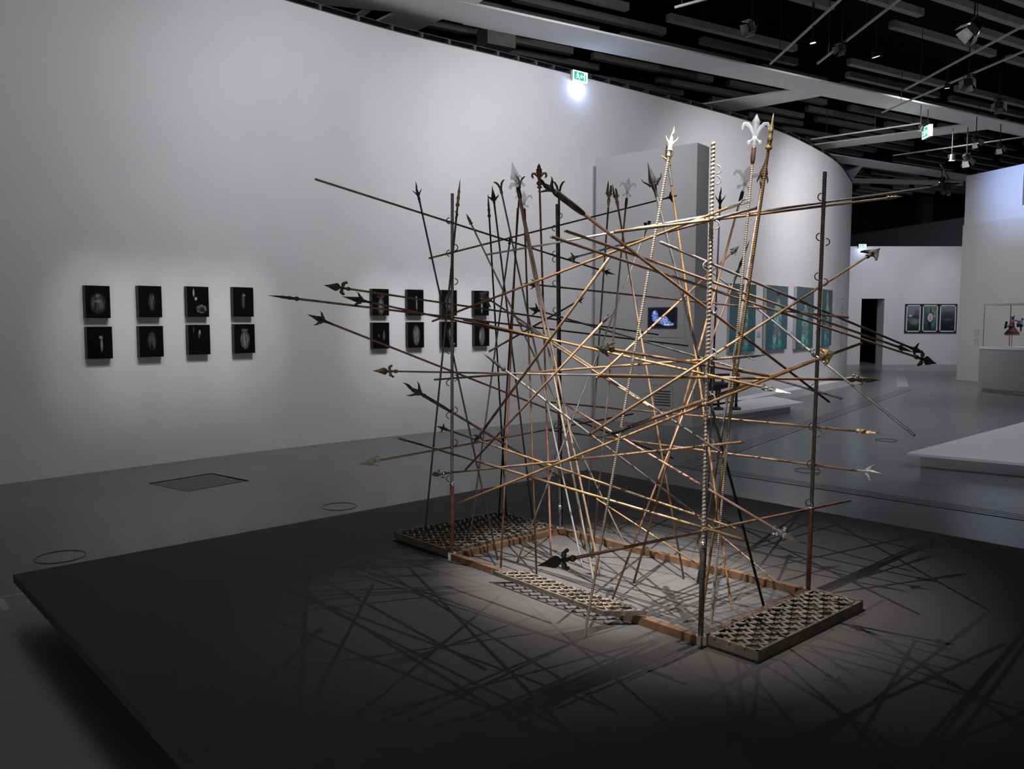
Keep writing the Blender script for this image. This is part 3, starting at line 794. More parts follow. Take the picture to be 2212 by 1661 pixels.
# --- diagonal ones inside the cage
spear('dark rod with small black star head left, rising right to a pale blunt end', (1222, 561), (1633, 449), ((1230, 5.5), (1545, yF - .04)), 'p', 'darkrod', .0062, ('star', 26, 26, 'iron'))
spear('thin grey rod falling right past the right post to a lone blunt end over floor', (1515, 569), (1976, 941), ((1520, 5.0), (1761, 4.13)), 'p', 'grey', .0060, ('star', 20, 14, 'iron'), tie=(1761,))
spear('rising rod with dark bird-beak head before the white wall', (1597, 531), (1288, 817), ((1300, 3.5), (1590, 5.1)), 'p', 'brownrod', .0062, ('arrow', 24, 16, 'iron'))
spear('ochre rod leaning left down to a black four-point star above the floor', (1017, 966), (1318, 555), ((1030, 4.2), (1310, 5.0)), 'p', 'tan', .0066, ('star', 44, 28, 'iron', .2))
spear('pale-lit rod with dark split tip rising right behind the rear post', (1322, 675), (1005, 1015), ((1010, 4.5), (1320, 5.5)), 'p', 'tan', .006, ('fork', 22, 10, 'iron'))
spear('dark rod starting with a broad greenish head over the last top photograph', (1034, 632), (1555, 975), ((1040, 5.1), (1517, yF - .02)), 'p', 'darkrod', .0058, ('arrow', 32, 36, 'iron_green', .8))
spear('pale tan rod with blunt lower end pointing at the vent', (1122, 697), (1401, 877), ((1122, 5.0), (1400, 3.75)), 'p', 'tan', .0066)
spear('long tan rod ending in a large silvery leaf head at lower right above the stage', (1728, 1174), (1199, 860), ((1205, 5.38), (1517, yF + .03)), 'r', 'pink', .0066, ('leaf', 66, 36, 'silver', .7), tie=(1520,))
spear('dark needle-pointed rod slanting through the middle down to the front post', (1043, 763), (1494, 1104), ((1043, 4.3), (1494, 4.7)), 'p', 'darkrod', .0066, ('spike', 60, 10, 'iron'))
spear('thin ochre rod running low down to the rear rail', (1288, 1077), (1541, 1241), ((1290, 4.62), ('z', .245)), 'p', 'gold', .0042)
spear('thin brown rod running low down to the foot of the right post', (1496, 1106), (1716, 1289), ((1500, 4.65), ('z', .245)), 'p', 'tan', .0042)

# --- standing ones, left to right
ZS = ZP + .002
def stand(label, A, B, ytop, kind, m, r=.006, head=None, sleeve=None, z=ZS):
    return spear(label, A, B, ((A[1] + 40, ytop), ('z', z)), kind, m, r, head, sleeve)
stand('leaning dark spear with small wavy black head, leftmost of the upright heads', (897, 392), (1075, 1209), 4.9, 'p', 'darkrod', .0056, ('flame', 40, 20, 'iron'))
stand('upright dark spear with slim brass spike beside the top of the left post', (994, 387), (917, 1157), 4.65, 'p', 'darkrod', .006, ('spike', 60, 10, 'brass'), z=.262)
stand('pale ribbed rod with thin pointed top, leaning steeply across the cage', (1007, 461), (1349, 1175), 4.75, 'r', 'pale', .0064, ('spike', 26, 7, 'darkrod'))
stand('upright black spear with small beaded finial left of the barbed one', (1054, 418), (1094, 1115), 5.35, 'p', 'iron_dark', .0058, ('spike', 52, 10, 'iron'), z=.262)
stand('dark spear with small spike head half hidden behind the crossing rods', (1104, 500), (1014, 1169), 5.25, 'p', 'grey', .0056, ('spike', 28, 9, 'iron'), z=.262)
stand('upright black barbed spear between the beaded finial and the curled one', (1063, 401), (1152, 1132), 5.2, 'p', 'brownrod', .006, ('barb', 48, 24, 'iron'))
stand('grey ribbed rod topped by two outward curling leaves', (1078, 391), (1258, 1224), 5.15, 'r', 'grey', .0070, ('curl', 26, 25, 'darkrod'))
stand('thin black rod with single hooked leaf just right of the bright glass head', (1124, 381), (1077, 1119), 5.35, 'p', 'iron_dark', .0058, ('curl', 24, 22, 'iron'), z=.262)
stand('brown rod with small clear acrylic hooked finial, behind the bright glass head', (1131, 412), (1159, 1242), 5.0, 'p', 'brownrod', .0058, ('fleur', 40, 34, 'glass'), sleeve=(30, 1.7, 'iron'))
stand('pinkish-brown plain rod with no visible head, standing behind the glass heads', (1118, 450), (1081, 1240), 5.0, 'p', 'rust', .0058)
stand('pale ribbed rod carrying the brightest clear glass leaf head', (1106, 349), (1282, 1253), 4.7, 'r', 'pale', .0082, ('leaf', 70, 34, 'glass'))
stand('ochre ribbed rod with brown sleeve and slim clear finial beside the bright one', (1112, 372), (1296, 1240), 4.55, 'r', 'pink', .0078, ('fleur', 34, 22, 'glass'), sleeve=(24, 1.5, 'sleeve'))
stand('rust-red ribbed rod topped by an ornate rusty lily', (1164, 353), (1190, 1199), 4.9, 'r', 'rust', .0076, ('rustfleur', 54, 31, 'rust'))
stand('thin black rod with two curling leaves, bound to the rear left post', (1207, 392), (1214, 1147), 5.46, 'p', 'iron_dark', .0050, ('curl', 40, 27, 'iron'), sleeve=(50, 1.5, 'iron'))
stand('dark rod with gold tuft head, left one of the touching pair', (1318, 389), (1263, 1186), 5.1, 'p', 'darkrod', .0058, ('goldtuft', 48, 18, 'brass'))
stand('brown rod with gold tuft head, right one of the touching pair', (1326, 397), (1477, 1250), 4.85, 'p', 'tan', .006, ('goldtuft', 44, 16, 'brass'))
stand('dark rod with small clear acrylic lily in front of the partition', (1358, 383), (1279, 1205), 4.9, 'p', 'darkrod', .0062, ('fleur', 46, 32, 'glass'), sleeve=(22, 1.35, 'sleeve'))
stand('thin rod topped by a small dark three-lobed clover', (1404, 476), (1117, 1214), 5.2, 'p', 'grey', .0054, ('clover', 20, 20, 'sleeve'))
stand('heavy black spear with the biggest barbed head, before the grey partition', (1399, 350), (1652, 1318), 3.7, 'p', 'iron_dark', .0068, ('barb', 78, 44, 'iron_dark', .15))
stand('ochre ribbed rod with ivory flame-shaped head, nearest of two alike', (1456, 273), (1262, 1377), 3.5, 'r', 'pale', .0074, ('flame', 54, 26, 'bone'))
stand('ochre ribbed rod with dull gold flame head, behind the ivory one', (1438, 311), (1579, 1305), 4.25, 'r', 'gold', .0070, ('flame', 48, 27, 'brass'), sleeve=(44, 1.2, 'grey'))
stand('thin upright black spear with small barbed head right of the twisted front post', (1557, 403), (1522, 1250), 4.85, 'p', 'iron_dark', .0054, ('flame', 46, 21, 'iron_dark'))
stand('slanting dark rod carrying the lower clear acrylic lily', (1620, 358), (1369, 1259), 4.35, 'p', 'brownrod', .0064, ('fleur', 58, 54, 'glass'), sleeve=(26, 1.5, 'iron'))
stand('slanting rod with thin black spike and silver collar over the teal panel', (1622, 512), (1318, 1307), 4.7, 'p', 'brownrod', .0058, ('spike', 90, 9, 'iron'), sleeve=(22, 1.4, 'silver'))
stand('ribbed rod carrying the tallest clear acrylic lily on a brown sleeve', (1635, 246), (1536, 1346), 3.6, 'r', 'pale', .0072, ('fleur', 72, 54, 'glass'), sleeve=(36, 1.5, 'sleeve'))
stand('ochre ribbed rod with long brass spike, tallest of all on the right', (1671, 245), (1517, 1320), 3.4, 'r', 'gold', .0080, ('spike', 80, 12, 'brass'))
stand('brown rod with greenish leaf head tucked behind the tall brass spike', (1656, 336), (1507, 1258), 3.95, 'p', 'darkrod', .0068, ('arrow', 66, 24, 'iron_green', .3))

# ================================================================== WALL PIECES
def panel(name, P, tx, n, w, h, th, edge_m, print_m, label, cat, group=None, inset=0, part='print'):
    """flat box hung on a wall: P = centre of its front face, tx = direction along the wall, n = outward normal"""
    t = thing(name, label, cat, P - UP * h / 2, group)
    obj('panel', MB().obox(P - n * th / 2, tx * w / 2, n * th / 2, UP * h / 2), edge_m, t)
    a, b = w / 2 - inset, h / 2 - inset
    q = [P + n * .0015 + tx * sx * a + UP * sz * b for sx, sz in ((-1, -1), (1, -1), (1, 1), (-1, 1))]
    obj(part, MB().add(q, [(0, 1, 2, 3)]), print_m, t, uv=[(0, 0), (1, 0), (1, 1), (0, 1)])
    return t
G = lambda k: (k, k * .96, k * 1.02)
BL_ = [  # soft grey forms on black, per photograph
 [[(.50, .45, .36, .34, G(.16), 1, .8), (.50, .70, .12, .08, G(.2), 2, 1), (.5, .52, .16, .06, G(.35), 2, 1)],
  [(.57, .50, .16, .30, G(.20), 1, .8)],
  [(.66, .26, .27, .15, G(.34), 2, .5), (.68, .24, .17, .09, (.012, .012, .013), 0, .5), (.30, .80, .05, .16, G(.5), 0, 1), (.40, .60, .07, .07, G(.6), 0, 1)],
  [(.50, .55, .10, .30, G(.22), 1, .7), (.55, .73, .06, .05, G(.35), 0, 1)],
  [(.52, .72, .26, .10, G(.16), 1, 1), (.52, .34, .20, .34, G(.30), 1, .6)],
  [(.55, .66, .07, .10, G(.45), 0, 1), (.57, .42, .05, .26, G(.32), 0, 1)],
  [(.48, .52, .30, .40, G(.20), 1, .8)],
  [(.52, .34, .07, .30, G(.40), 0, 1), (.55, .72, .2, .1, G(.1), 2, 1)]],
 [[(.55, .66, .09, .07, G(.45), 2, .8), (.57, .44, .06, .26, G(.30), 0, 1)],
  [(.52, .50, .20, .34, G(.17), 1, .8)],
  [(.52, .76, .06, .09, G(.45), 0, 1), (.50, .64, .09, .1, G(.22), 1, 1), (.24, .84, .03, .12, G(.12), 0, 1)],
  [(.52, .46, .24, .34, G(.42), 1, .7), (.5, .8, .2, .07, G(.25), 2, 1)],
  [(.68, .52, .08, .22, G(.26), 1, .7), (.36, .50, .05, .07, G(.2), 2, 1)],
  [(.52, .48, .24, .42, G(.40), 1, .8)],
  [(.52, .5, .06, .3, G(.26), 0, 1), (.8, .12, .12, .03, G(.4), 0, 1)],
  [(.50, .40, .22, .40, G(.38), 1, .6)]]]
PIC = [[(184, 238, 617, 687), (299, 349.5, 617.5, 685.5), (404, 451, 619, 684.5), (503.5, 547.5, 620.5, 684), (804, 840, 624, 681.5), (880, 915, 625.5, 681.5), (954, 987, 626.5, 681.5), (1024, 1056, 628, 681.5)],
       [(188, 243, 705.5, 775), (301, 353, 704, 771), (407, 454, 701.5, 766), (506, 550.5, 700, 763), (805, 841, 696.5, 753), (881, 916, 695.5, 751), (954, 987, 694.5, 750), (1025, 1057, 694, 747.5)]]
desc = [['a wide pale fringed form', 'a faint slim plume', 'a bright disc and a slanting pin', 'thin dim upright strokes', 'a pale pleated form with flared top', 'one slim bright pointed stem', 'broad dim streaks, behind the left post', 'a short bright stroke, behind the greenish spearhead'],
        ['a small cross-shaped bright flower stem', 'a dim oval plume', 'a small bright knot near the top', 'a bright fan of strands', 'two thin stems', 'a bright tall bundle of strands', 'a thin stem crossed by the left post', 'a bright sheaf of vertical bars']]
for r_ in (0, 1):
    for i, (x0, x1, y0, y1) in enumerate(PIC[r_]):
        cx, cy = (x0 + x1) / 2, (y0 + y1) / 2
        P, tx, n = on_wall(cx, cy, .0)
        P = P + n * .07
        # true size from the sight lines on the hanging plane
        def onpl(px, py):
            d = ray(px, py); t = (P - EYEP).dot(n) / d.dot(n); return EYEP + d * t
        w = (onpl(x1, cy) - onpl(x0, cy)).dot(tx); h = (onpl(cx, y0) - onpl(cx, y1)).z
        P = (onpl(x0, cy) + onpl(x1, cy)) / 2; P.z = (onpl(cx, y0).z + onpl(cx, y1).z) / 2
        st = 'left' if i < 4 else 'right'
        rw = ('upper', 'lower')[r_]; cn = ('first', 'second', 'third', 'fourth')[i % 4]
        pm = print_mat('photo_print', (.0045, .0045, .0052), BL_[r_][i], rough=.5)
        panel('photograph', P, tx, n, w, h, .07, M['photo_edge'], pm,
              f'black photograph, {desc[r_][i]}, {rw} row, {cn} of {st} set', 'photograph', 'black photographs on the curved wall', inset=.004)
# four tall teal pictures on the far part of the curved wall
MINT = (.42, .86, .78); 
TEAL = [((1576, 1632), (612, 614.5), (763, 757)), ((1655, 1701), (615.5, 618.5), (757, 753.5)), ((1720, 1757), (618.5, 622), (755, 750)), ((1775, 1797), (624.5, 626.5), (749, 745.5))]
td = ['first and widest teal picture, nearest the partition', 'second teal picture, dark-haired figure in mint beadwork', 'third teal picture, small pale figure, left of the right post', 'last and narrowest teal picture, behind the right post']
for i, (xs, yt, yb) in enumerate(TEAL):
    cx = sum(xs) / 2; cy = (sum(yt) + sum(yb)) / 4
    P, tx, n = on_wall(cx, cy); P = P + n * .06
    def onpl(px, py):
        d = ray(px, py); t = (P - EYEP).dot(n) / d.dot(n); return EYEP + d * t
    w = (onpl(xs[1], cy) - onpl(xs[0], cy)).dot(tx)
    z1 = (onpl(cx, sum(yt) / 2)).z; z0 = onpl(cx, sum(yb) / 2).z
    P = (onpl(xs[0], cy) + onpl(xs[1], cy)) / 2; P.z = (z0 + z1) / 2
    hh = (.80, .80, .68, .80)[i]
    bl = [(.52, hh - .30, .20, .30, MINT, 2, .6), (.54, hh - .13, .13, .14, (.34, .70, .62), 2, .5), (.52, .30, .26, .12, (.24, .13, .10), 2, .6),
          (.40, .15, .10, .16, MINT, 2, .6), (.64, .15, .10, .16, (.26, .52, .50), 2, .6), (.5, .06, .36, .04, (.10, .34, .36), 0, 1)]
    if i < 2: bl += [(.54, hh + .04, .10, .055, (.20, .13, .09), 0, .5), (.54, hh + .075, .10, .035, (.03, .025, .02), 0, .5)]
    else: bl += [(.52, hh + .03, .08, .05, (.60, .48, .46), 2, .6)]
    if i == 3: bl += [(.5, .8, .10, .22, (.45, .58, .50), 2, .5)]
    pm = print_mat('teal_print', (.08, .17, .19), bl, rough=.4, bgv=[(0, (.055, .17, .19)), (.45, (.085, .17, .195)), (1, (.10, .155, .165))])
    panel('teal_picture', P, tx, n, w, z1 - z0, .06, M['pedestal'], pm, td[i] + ', on the white wall', 'picture', 'tall teal pictures on the white wall', inset=.0)
# caption cards and a column of wall text
for k, (px, py) in enumerate(((1638, 722), (1709, 720), (1763, 716))):
    P, tx, n = on_wall(px, py); P = P + n * .012
    t = thing('caption_card', 'small white caption card right of the ' + ('first', 'second', 'third')[k] + ' teal picture', 'caption', P, 'captions beside the teal pictures')
    obj('card', MB().obox(P, tx * .07, n * .004, UP * .05), M['label'], t)
    mb = MB()
    for j in range(4): mb.obox(P + n * .005 + UP * (.03 - j * .02) - tx * .01 * (j % 2), tx * (.05 - .01 * (j % 2)), n * .0006, UP * .004)
    o = obj('print', mb, M['ink'], t); o['kind'] = 'stuff'
def text_column(name, label, px, py, w, rows, step, hfun, cat='wall text', gaps=()):
    P, tx, n = hfun(px, py); mb = MB(); rr = random.Random(11)
    for j in range(rows):
        if j in gaps: continue
        x = -w / 2; end = w / 2 * (1 if rr.random() < .75 else rr.random())
        while x < end:
            l = .03 + rr.random() * .07
            a = P + n * .003 + tx * (x + l / 2) - UP * (j * step)
            mb.obox(a, tx * l / 2, n * .0015, UP * step * .17); x += l + .022
    o = obj(name, mb, M['ink'], origin=P); tag(o, label, cat)
    return o
def ow(px, py): return on_wall(px, py)
text_column('wall_text', 'column of small grey wall text right of the last teal picture', 1820, 645, .55, 26, .062, ow, gaps=(1, 2, 14, 15, 17))
def orr(px, py):
    d = ray(px, py); a = R0.copy(); nn = -RN; t = (a - EYEP).dot(nn) / d.dot(nn)
    return EYEP + d * t, RD, nn
text_column('wall_text', 'short grey wall text beside the glass case on the right wall', 2110, 713, .14, 9, .05, orr, gaps=(4,))

# ------------------------------------------------------------------ screen, access panel, vent and button on the partition
sc = on_part(1431, 686.5, .012)
pm = print_mat('screen_image', (.004, .004, .012), [(.22, .60, .14, .36, (.22, .34, 1.0), 2, .6), (.20, .80, .06, .12, (.5, .65, 1), 2, .8), (.48, .36, .30, .20, (.30, .45, 1.0), 2, .5), (.55, .48, .16, .14, (.35, .5, 1), 2, .6), (.72, .14, .26, .12, (.45, .65, 1.0), 2, .6), (.62, .28, .22, .08, (.2, .3, .9), 2, .5)], glow=1.1, rough=.2)
w = (on_part(1462.5, 686) - on_part(1399.5, 686)).length; h = (on_part(1431, 664) - on_part(1431, 709.5)).z
panel('video_screen', sc, PD3, PN3, w, h, .02, M['navy'], pm, 'small lit video screen in the grey partition, blue scene on black', 'screen', inset=.03, part='picture')
def seam_rect(name, x0, x1, y0, y1):
    c = [on_part(x, y, .002) for x, y in ((x0, y0), (x1, y0), (x1, y1), (x0, y1))]
    zt = (c[0].z + c[1].z) / 2; zb = (c[2].z + c[3].z) / 2
    c[0].z = c[1].z = zt; c[2].z = c[3].z = zb
    mb = MB()
    for i in range(4):
        a, b = c[i], c[(i + 1) % 4]; d = b - a
        mb.obox((a + b) / 2, d / 2, PN3 * .002, d.normalized().cross(PN3) * .006)
    return obj(name, mb, M['seam'], wall_center)
seam_rect('access_panel', 1376, 1478, 644, 728)
vent = seam_rect('vent_panel', 1406, 1453, 832, 884)
for k in range(6):
    a = on_part(1414, 844 + k * 5.9, .002); b = on_part(1448, 846 + k * 5.95, .002); b.z = a.z
    obj('vent_slot', MB().obox((a + b) / 2, (b - a) / 2, PN3 * .003, UP * .009), M['ventdark'], wall_center)
p = on_part(1430, 744, .0)
obj('round_grille', MB().lathe(p, PN3, [(0, .035), (.008, .035), (.009, .028), (.004, .026), (.004, .001)], 20), M['seam'], wall_center, True)
p = on_part(1428, 884, .0)
obj('lock', MB().lathe(p, PN3, [(0, .014), (.006, .014), (.007, .002)], 10), M['ventdark'], wall_center)

# ------------------------------------------------------------------ three framed prints on the back wall
TR = [(1955, 1990.5), (1990.5, 2027.5), (2027.5, 2067)]
trp = [print_mat('framed_print', (.2, .2, .2), [(.8, .62, .30, .28, (.04, .06, .07), 2, .5), (.25, .61, .16, .05, (.7, .7, .72), 0, .5), (.6, .36, .5, .16, (.22, .26, .25), 0, 1)],
                 bgv=[(0, (.02, .035, .025)), (.38, (.05, .08, .055)), (.42, (.17, .20, .19)), (.58, (.05, .075, .08)), (.66, (.20, .22, .27)), (1, (.26, .28, .36))]),
       print_mat('framed_print', (.2, .2, .2), [(.75, .75, .36, .4, (.36, .33, .26), 2, .6), (.4, .85, .22, .3, (.10, .30, .22), 0, .7), (.48, .30, .16, .36, (.02, .03, .04), 0, .5), (.75, .35, .2, .3, (.10, .28, .27), 0, 1), (.52, .84, .05, .12, (.015, .02, .02), 0, .5),
                  (.52, .54, .30, .24, (.02, .02, .035), 0, .12), (.52, .54, .24, .185, (.62, .60, .62), 0, .12), (.52, .52, .09, .13, (.20, .20, .26), 2, .5), (.86, .6, .07, .05, (.8, .8, .75), 0, 1)], bgv=[(0, (.03, .06, .07)), (.5, (.06, .12, .13)), (1, (.14, .15, .13))]),
       print_mat('framed_print', (.2, .2, .2), [(.5, .72, .5, .06, (.05, .05, .07), 2, .6), (.35, .58, .36, .10, (.05, .06, .08), 0, 1), (.5, .45, .45, .06, (.16, .18, .20), 2, .7), (.78, .13, .09, .03, (.08, .10, .75), 0, 1)],
                 bgv=[(0, (.015, .02, .025)), (.35, (.035, .045, .05)), (.60, (.06, .07, .09)), (.72, (.12, .13, .17)), (1, (.26, .27, .34))])]
tl = ['left framed print on the back wall, green field under pale sky', 'middle framed print on the back wall, white-mounted picture against green', 'right framed print on the back wall, dark landscape']
for (x0, x1), pm, lb in zip(TR, trp, tl):
    a = aty(x0, 688, YB - .05); b = aty(x1, 688, YB - .05); z1 = aty(x0, 656.5, YB - .05).z; z0 = aty(x0, 719, YB - .05).z
    P = (a + b) / 2; P.z = (z0 + z1) / 2; w = b.x - a.x; h = z1 - z0
    t = panel('framed_print', P, V((1, 0, 0)), V((0, -1, 0)), w, h, .05, M['navy'], pm, lb, 'picture', 'framed prints on the back wall', inset=.09)
    for sx, sz, hw_, hh_ in ((-1, 0, .022, h / 2 - .04), (1, 0, .022, h / 2 - .04), (0, -1, w / 2 - .04, .022), (0, 1, w / 2 - .04, .022)):
        obj('mount', MB().obox(P + V((sx * (w / 2 - .062), -.003, sz * (h / 2 - .062))), (hw_, 0, 0), (0, .001, 0), (0, 0, hh_)), M['mount'], t)

# ------------------------------------------------------------------ lit exit signs
GREEN = emis('exit_green', (.03, .50, .30), 1.2); WHITE = emis('exit_white', (.75, 1, .95), 3.2)
def exit_sign(P, tx, n, w, h, label):
    t = thing('exit_sign', label, 'exit sign', P - UP * h / 2)
    obj('housing', MB().obox(P - n * .035, tx * w / 2, n * .03, UP * h / 2), M['label'], t)
    obj('lit_face', MB().obox(P - n * .004, tx * w / 2, n * .004, UP * h / 2), WHITE, t)
    obj('green_field', MB().obox(P + n * .001, tx * (w / 2 - w * .055), n * .001, UP * (h / 2 - h * .10)), GREEN, t)
    S = lambda x, y: P + n * .004 + tx * x * w + UP * y * h
    mb = MB()
    def bar(a, b, k):
        a, b = S(*a), S(*b); d = b - a; mb.obox((a + b) / 2, d / 2, n * .001, d.normalized().cross(n) * k * h)
    mb.ball(S(-.20, .27), .075 * h, tx, n, UP, 1, .05, 1)
    bar((-.21, .19), (-.17, -.05), .055); bar((-.21, .15), (-.30, .02), .03); bar((-.20, .15), (-.10, .06), .03)
    bar((-.17, -.05), (-.26, -.20), .04); bar((-.26, -.20), (-.33, -.22), .03); bar((-.16, -.05), (-.09, -.18), .04); bar((-.09, -.18), (-.10, -.33), .035)
    obj('running_figure', mb, WHITE, t)
    mb = MB(); bar((.02, 0), (.2, 0), .05); bar((.0, 0), (.08, .16), .045); bar((.0, 0), (.08, -.16), .045)
    obj('arrow', mb, WHITE, t)
    mb = MB(); bar((.26, .32), (.26, -.34), .04); bar((.40, .32), (.40, -.34), .04); bar((.26, .32), (.40, .32), .04); obj('door_mark', mb, WHITE, t)
    return t
P, tx, n = on_wall(1246, 168); P = P + n * .09
exit_sign(P, tx, n, .32, .165, 'lit green exit sign at the head of the curved wall, glowing blue below')
EXIT1 = P.copy(); EXN = n.copy()
P2_ = aty(1863.5, 532, YB - .1)
exit_sign(P2_, V((1, 0, 0)), V((0, -1, 0)), .28, .15, 'tiny lit exit sign at the top edge of the back wall')
P3_ = onz(2000, 285, 5.55); tx3 = V((-.06, -1, 0)).normalized(); n3 = V((-1, .06, 0)).normalized()
t = exit_sign(P3_, tx3, n3, .34, .24, 'lit exit sign hung edge-on from the ceiling band at right')
obj('hanger', MB().tube([P3_ - n3 * .03 + UP * .12, P3_ - n3 * .03 + UP * .46], .008, 6), M['lampblack'], t)

# ================================================================== LAMPS AND TRACKS OVERHEAD
TR_ = [((1664, 138), (1830, -14), 'brown-grey lighting track, left of the two near the top'), ((1766, 137), (1960, -14), 'pale lighting track, right of the two near the top'),
       ((1955, 193.5), (2240, 40), 'long pale lighting track reaching the right edge'), ((1400 + 352, 301), (1990, 266), 'lighting track under the second slatted bay'),
       ((1929, 336), (2250, 290), 'lighting track in the last slatted bay, many lamps on it'), ((1458, 16), (1560, -12), 'short pale track end at the top edge'),
       ((1905, 243), (2260, 90), 'dim track behind the long pale one')]
for a, b, lb in TR_:
    A, B = onz(*a, 5.85), onz(*b, 5.85); d = (B - A).normalized(); sd = d.cross(UP).normalized()
    t = thing('lighting_track', lb, 'track', A, 'tracks under the ceiling bays')
    obj('rail', MB().obox((A + B) / 2, d * (B - A).length / 2, sd * .013, (0, 0, .014)), M['track'], t)
    for k in (.15, .6):
        q = A.lerp(B, k); obj('hanger', MB().tube([q, q + UP * 1.0], .006, 5), M['lampblack'], t)
GLOW = emis('lamp_lens', (1, .98, .93), 2.2)
def lamp(px, py, aim, label, kind='door', sz=.16, lit=True, z=5.6):
    P = onz(px, py, z); d = (V(aim) - P).normalized()
    s = d.cross(UP).normalized(); v = s.cross(d)
    t = thing('spotlight', label, 'spotlight', P, 'spotlights under the ceiling')
    R = sz * .5
    obj('body', MB().lathe(P - d * sz * .9, d, [(0, R * .55), (sz * .08, R * .8), (sz * .9, R * .85), (sz * .95, R)], 14), M['lampblack'], t, True)
    obj('lens', MB().lathe(P + d * sz * .05, d, [(0, R * .9), (.003, R * .9), (.004, .001)], 14), GLOW if lit else M['lampblack'], t)
    obj('yoke', MB().tube([P + s * R * 1.05 - d * sz * .4, P + s * R * 1.05 + UP * R * 1.6, P - s * R * 1.05 + UP * R * 1.6, P - s * R * 1.05 - d * sz * .4], .010, 6), M['lampblack'], t)
    obj('stem', MB().tube([P + UP * R * 1.6, P + UP * (max(6.15 - P.z, R * 1.8))], .011, 6), M['lampblack'], t)
    if kind == 'door':
        for a_, b_ in ((s, v), (-s, v), (v, s), (-v, s)):
            q0 = P + d * sz * .06 + a_ * R * .95
            o_ = d * sz * .8 + a_ * sz * .38
            mb = MB().add([q0 - b_ * R * .8, q0 + b_ * R * .8, q0 + o_ + b_ * R * 1.1, q0 + o_ - b_ * R * 1.1,
                           q0 - b_ * R * .8 + a_ * .004, q0 + b_ * R * .8 + a_ * .004, q0 + o_ + b_ * R * 1.1 + a_ * .004, q0 + o_ - b_ * R * 1.1 + a_ * .004],
                          [(0, 1, 2, 3), (7, 6, 5, 4), (0, 4, 5, 1), (1, 5, 6, 2), (2, 6, 7, 3), (3, 7, 4, 0)])
            obj('barn_door', mb, M['barndoor'], t)
    return t
lamp(2104, 60, (2.0, 11.5, 1.5), 'large silver barn-door spotlight near the top right corner', 'door', .17)
lamp(1624, 56, (-3, 6, 1), 'barn-door spotlight on the left, beside the first track', 'door', .12, False)
lamp(1756, 92, (5, 12, 0), 'small black tube spotlight between the two upper tracks', 'tube', .09)
lamp(1818, 102, (0, 8, 1), 'silver-lipped barn-door spotlight crossing the second track', 'door', .10, False)
lamp(1892, 122, (7, 13, 0), 'black tube spotlight with lit rim alone over the white band', 'tube', .12)
lamp(2092, 176, (4, 9, 1), 'barn-door spotlight behind the long pale track', 'door', .14, False)
lamp(2046, 190, (8, 15, 0), 'small dark twin-dot spotlight left of the barn-door one', 'tube', .08)
lamp(2158, 226, (6, 10, 1), 'barn-door spotlight above the right end of the white band', 'door', .14, False)
lamp(1988, 282, (7, 19, 0), 'black tube spotlight beside the hanging exit sign', 'tube', .11, True, 5.5)
lamp(2056, 346, (10, 19, 0), 'bright round spotlight lowest in the cluster at right', 'tube', .15, True, 5.3)
lamp(2088, 344, (14, 21, 0), 'barn-door spotlight right of the bright one in the cluster', 'door', .15, False, 5.3)
lamp(2108, 304, (15, 19, 0), 'barn-door spotlight at the top of the cluster at right', 'door', .13, False, 5.5)
lamp(2160, 318, (15, 21, 0), 'dark barn-door spotlight furthest right in the cluster', 'door', .12, False, 5.5)
lamp(2034, 394, (11, 24, 1), 'bright spotlight behind the highest star-headed spear', 'tube', .17, True, 5.6)
lamp(2046, 410, (11, 24, 1), 'half-lit barn-door spotlight under the highest star-headed spear', 'door', .15, False, 5.6)

A, B = onz(2034, 394, 5.6), onz(2046, 410, 5.6); A.z = B.z = 6.02; d = (B - A).normalized(); sd = d.cross(UP)
t = thing('lighting_track', 'short track over the highest star-headed spear at far right', 'track', A, 'tracks under the ceiling bays')
obj('rail', MB().obox((A + B) / 2, d * ((B - A).length / 2 + .5), sd * .013, (0, 0, .014)), M['track'], t)
for q in (A - d * .3, B + d * .3): obj('hanger', MB().tube([q, q + UP * 1.0], .006, 5), M['lampblack'], t)

# ================================================================== LOW WHITE PLINTHS
def plinth(label, poly, z, th=.05, inset=.28):   # slab on a set-back body
    n = len(poly); c = sum(poly, V((0, 0, 0))) / n
    t = thing('plinth', label, 'plinth', (c.x, c.y, 0))
    obj('top_slab', MB().prism(poly, z - th, z), M['plinth'], t)
    q = [c + (p - c) * (1 - inset / (p - c).length) for p in poly]
    obj('base', MB().prism(q, 0, z - th), M['plinth_base'], t)
    return t
ZT = .17
T = onz(1737, 869, ZT); fl = onz(1529, 897.5, ZT); bk = onz(1659, 854, ZT)
e1 = (fl - T).normalized(); e2 = (bk - T).normalized()
plinth('low white plinth behind the twisted front post carrying the dark machine', [T, T + e1 * 2.98, T + e1 * 2.98 + e2 * 1.22, T + e2 * 1.22], ZT, .045, .30)
T2 = onz(1862, 814, ZT); g1 = (onz(1640, 857.5, ZT) - T2).normalized(); g2 = V((-g1.y, g1.x, 0)) 
if g2.x > 0: g2 = -g2
plinth('further low white plinth running along under the teal pictures', [T2, T2 + g1 * 9.6, T2 + g1 * 9.6 + g2 * .30, T2 + g2 * .30], ZT, .045, .04)
T3 = onz(1959, 978, ZT); k1 = (onz(2212, 911, ZT) - T3).normalized(); k2 = (onz(2212, 1000.5, ZT) - T3).normalized()
plinth('bare low white plinth cut off by the right edge of the picture', [T3, T3 + k1 * 7.0, T3 + k1 * 7.0 + k2 * 2.6, T3 + k2 * 2.6], ZT, .028, .22)

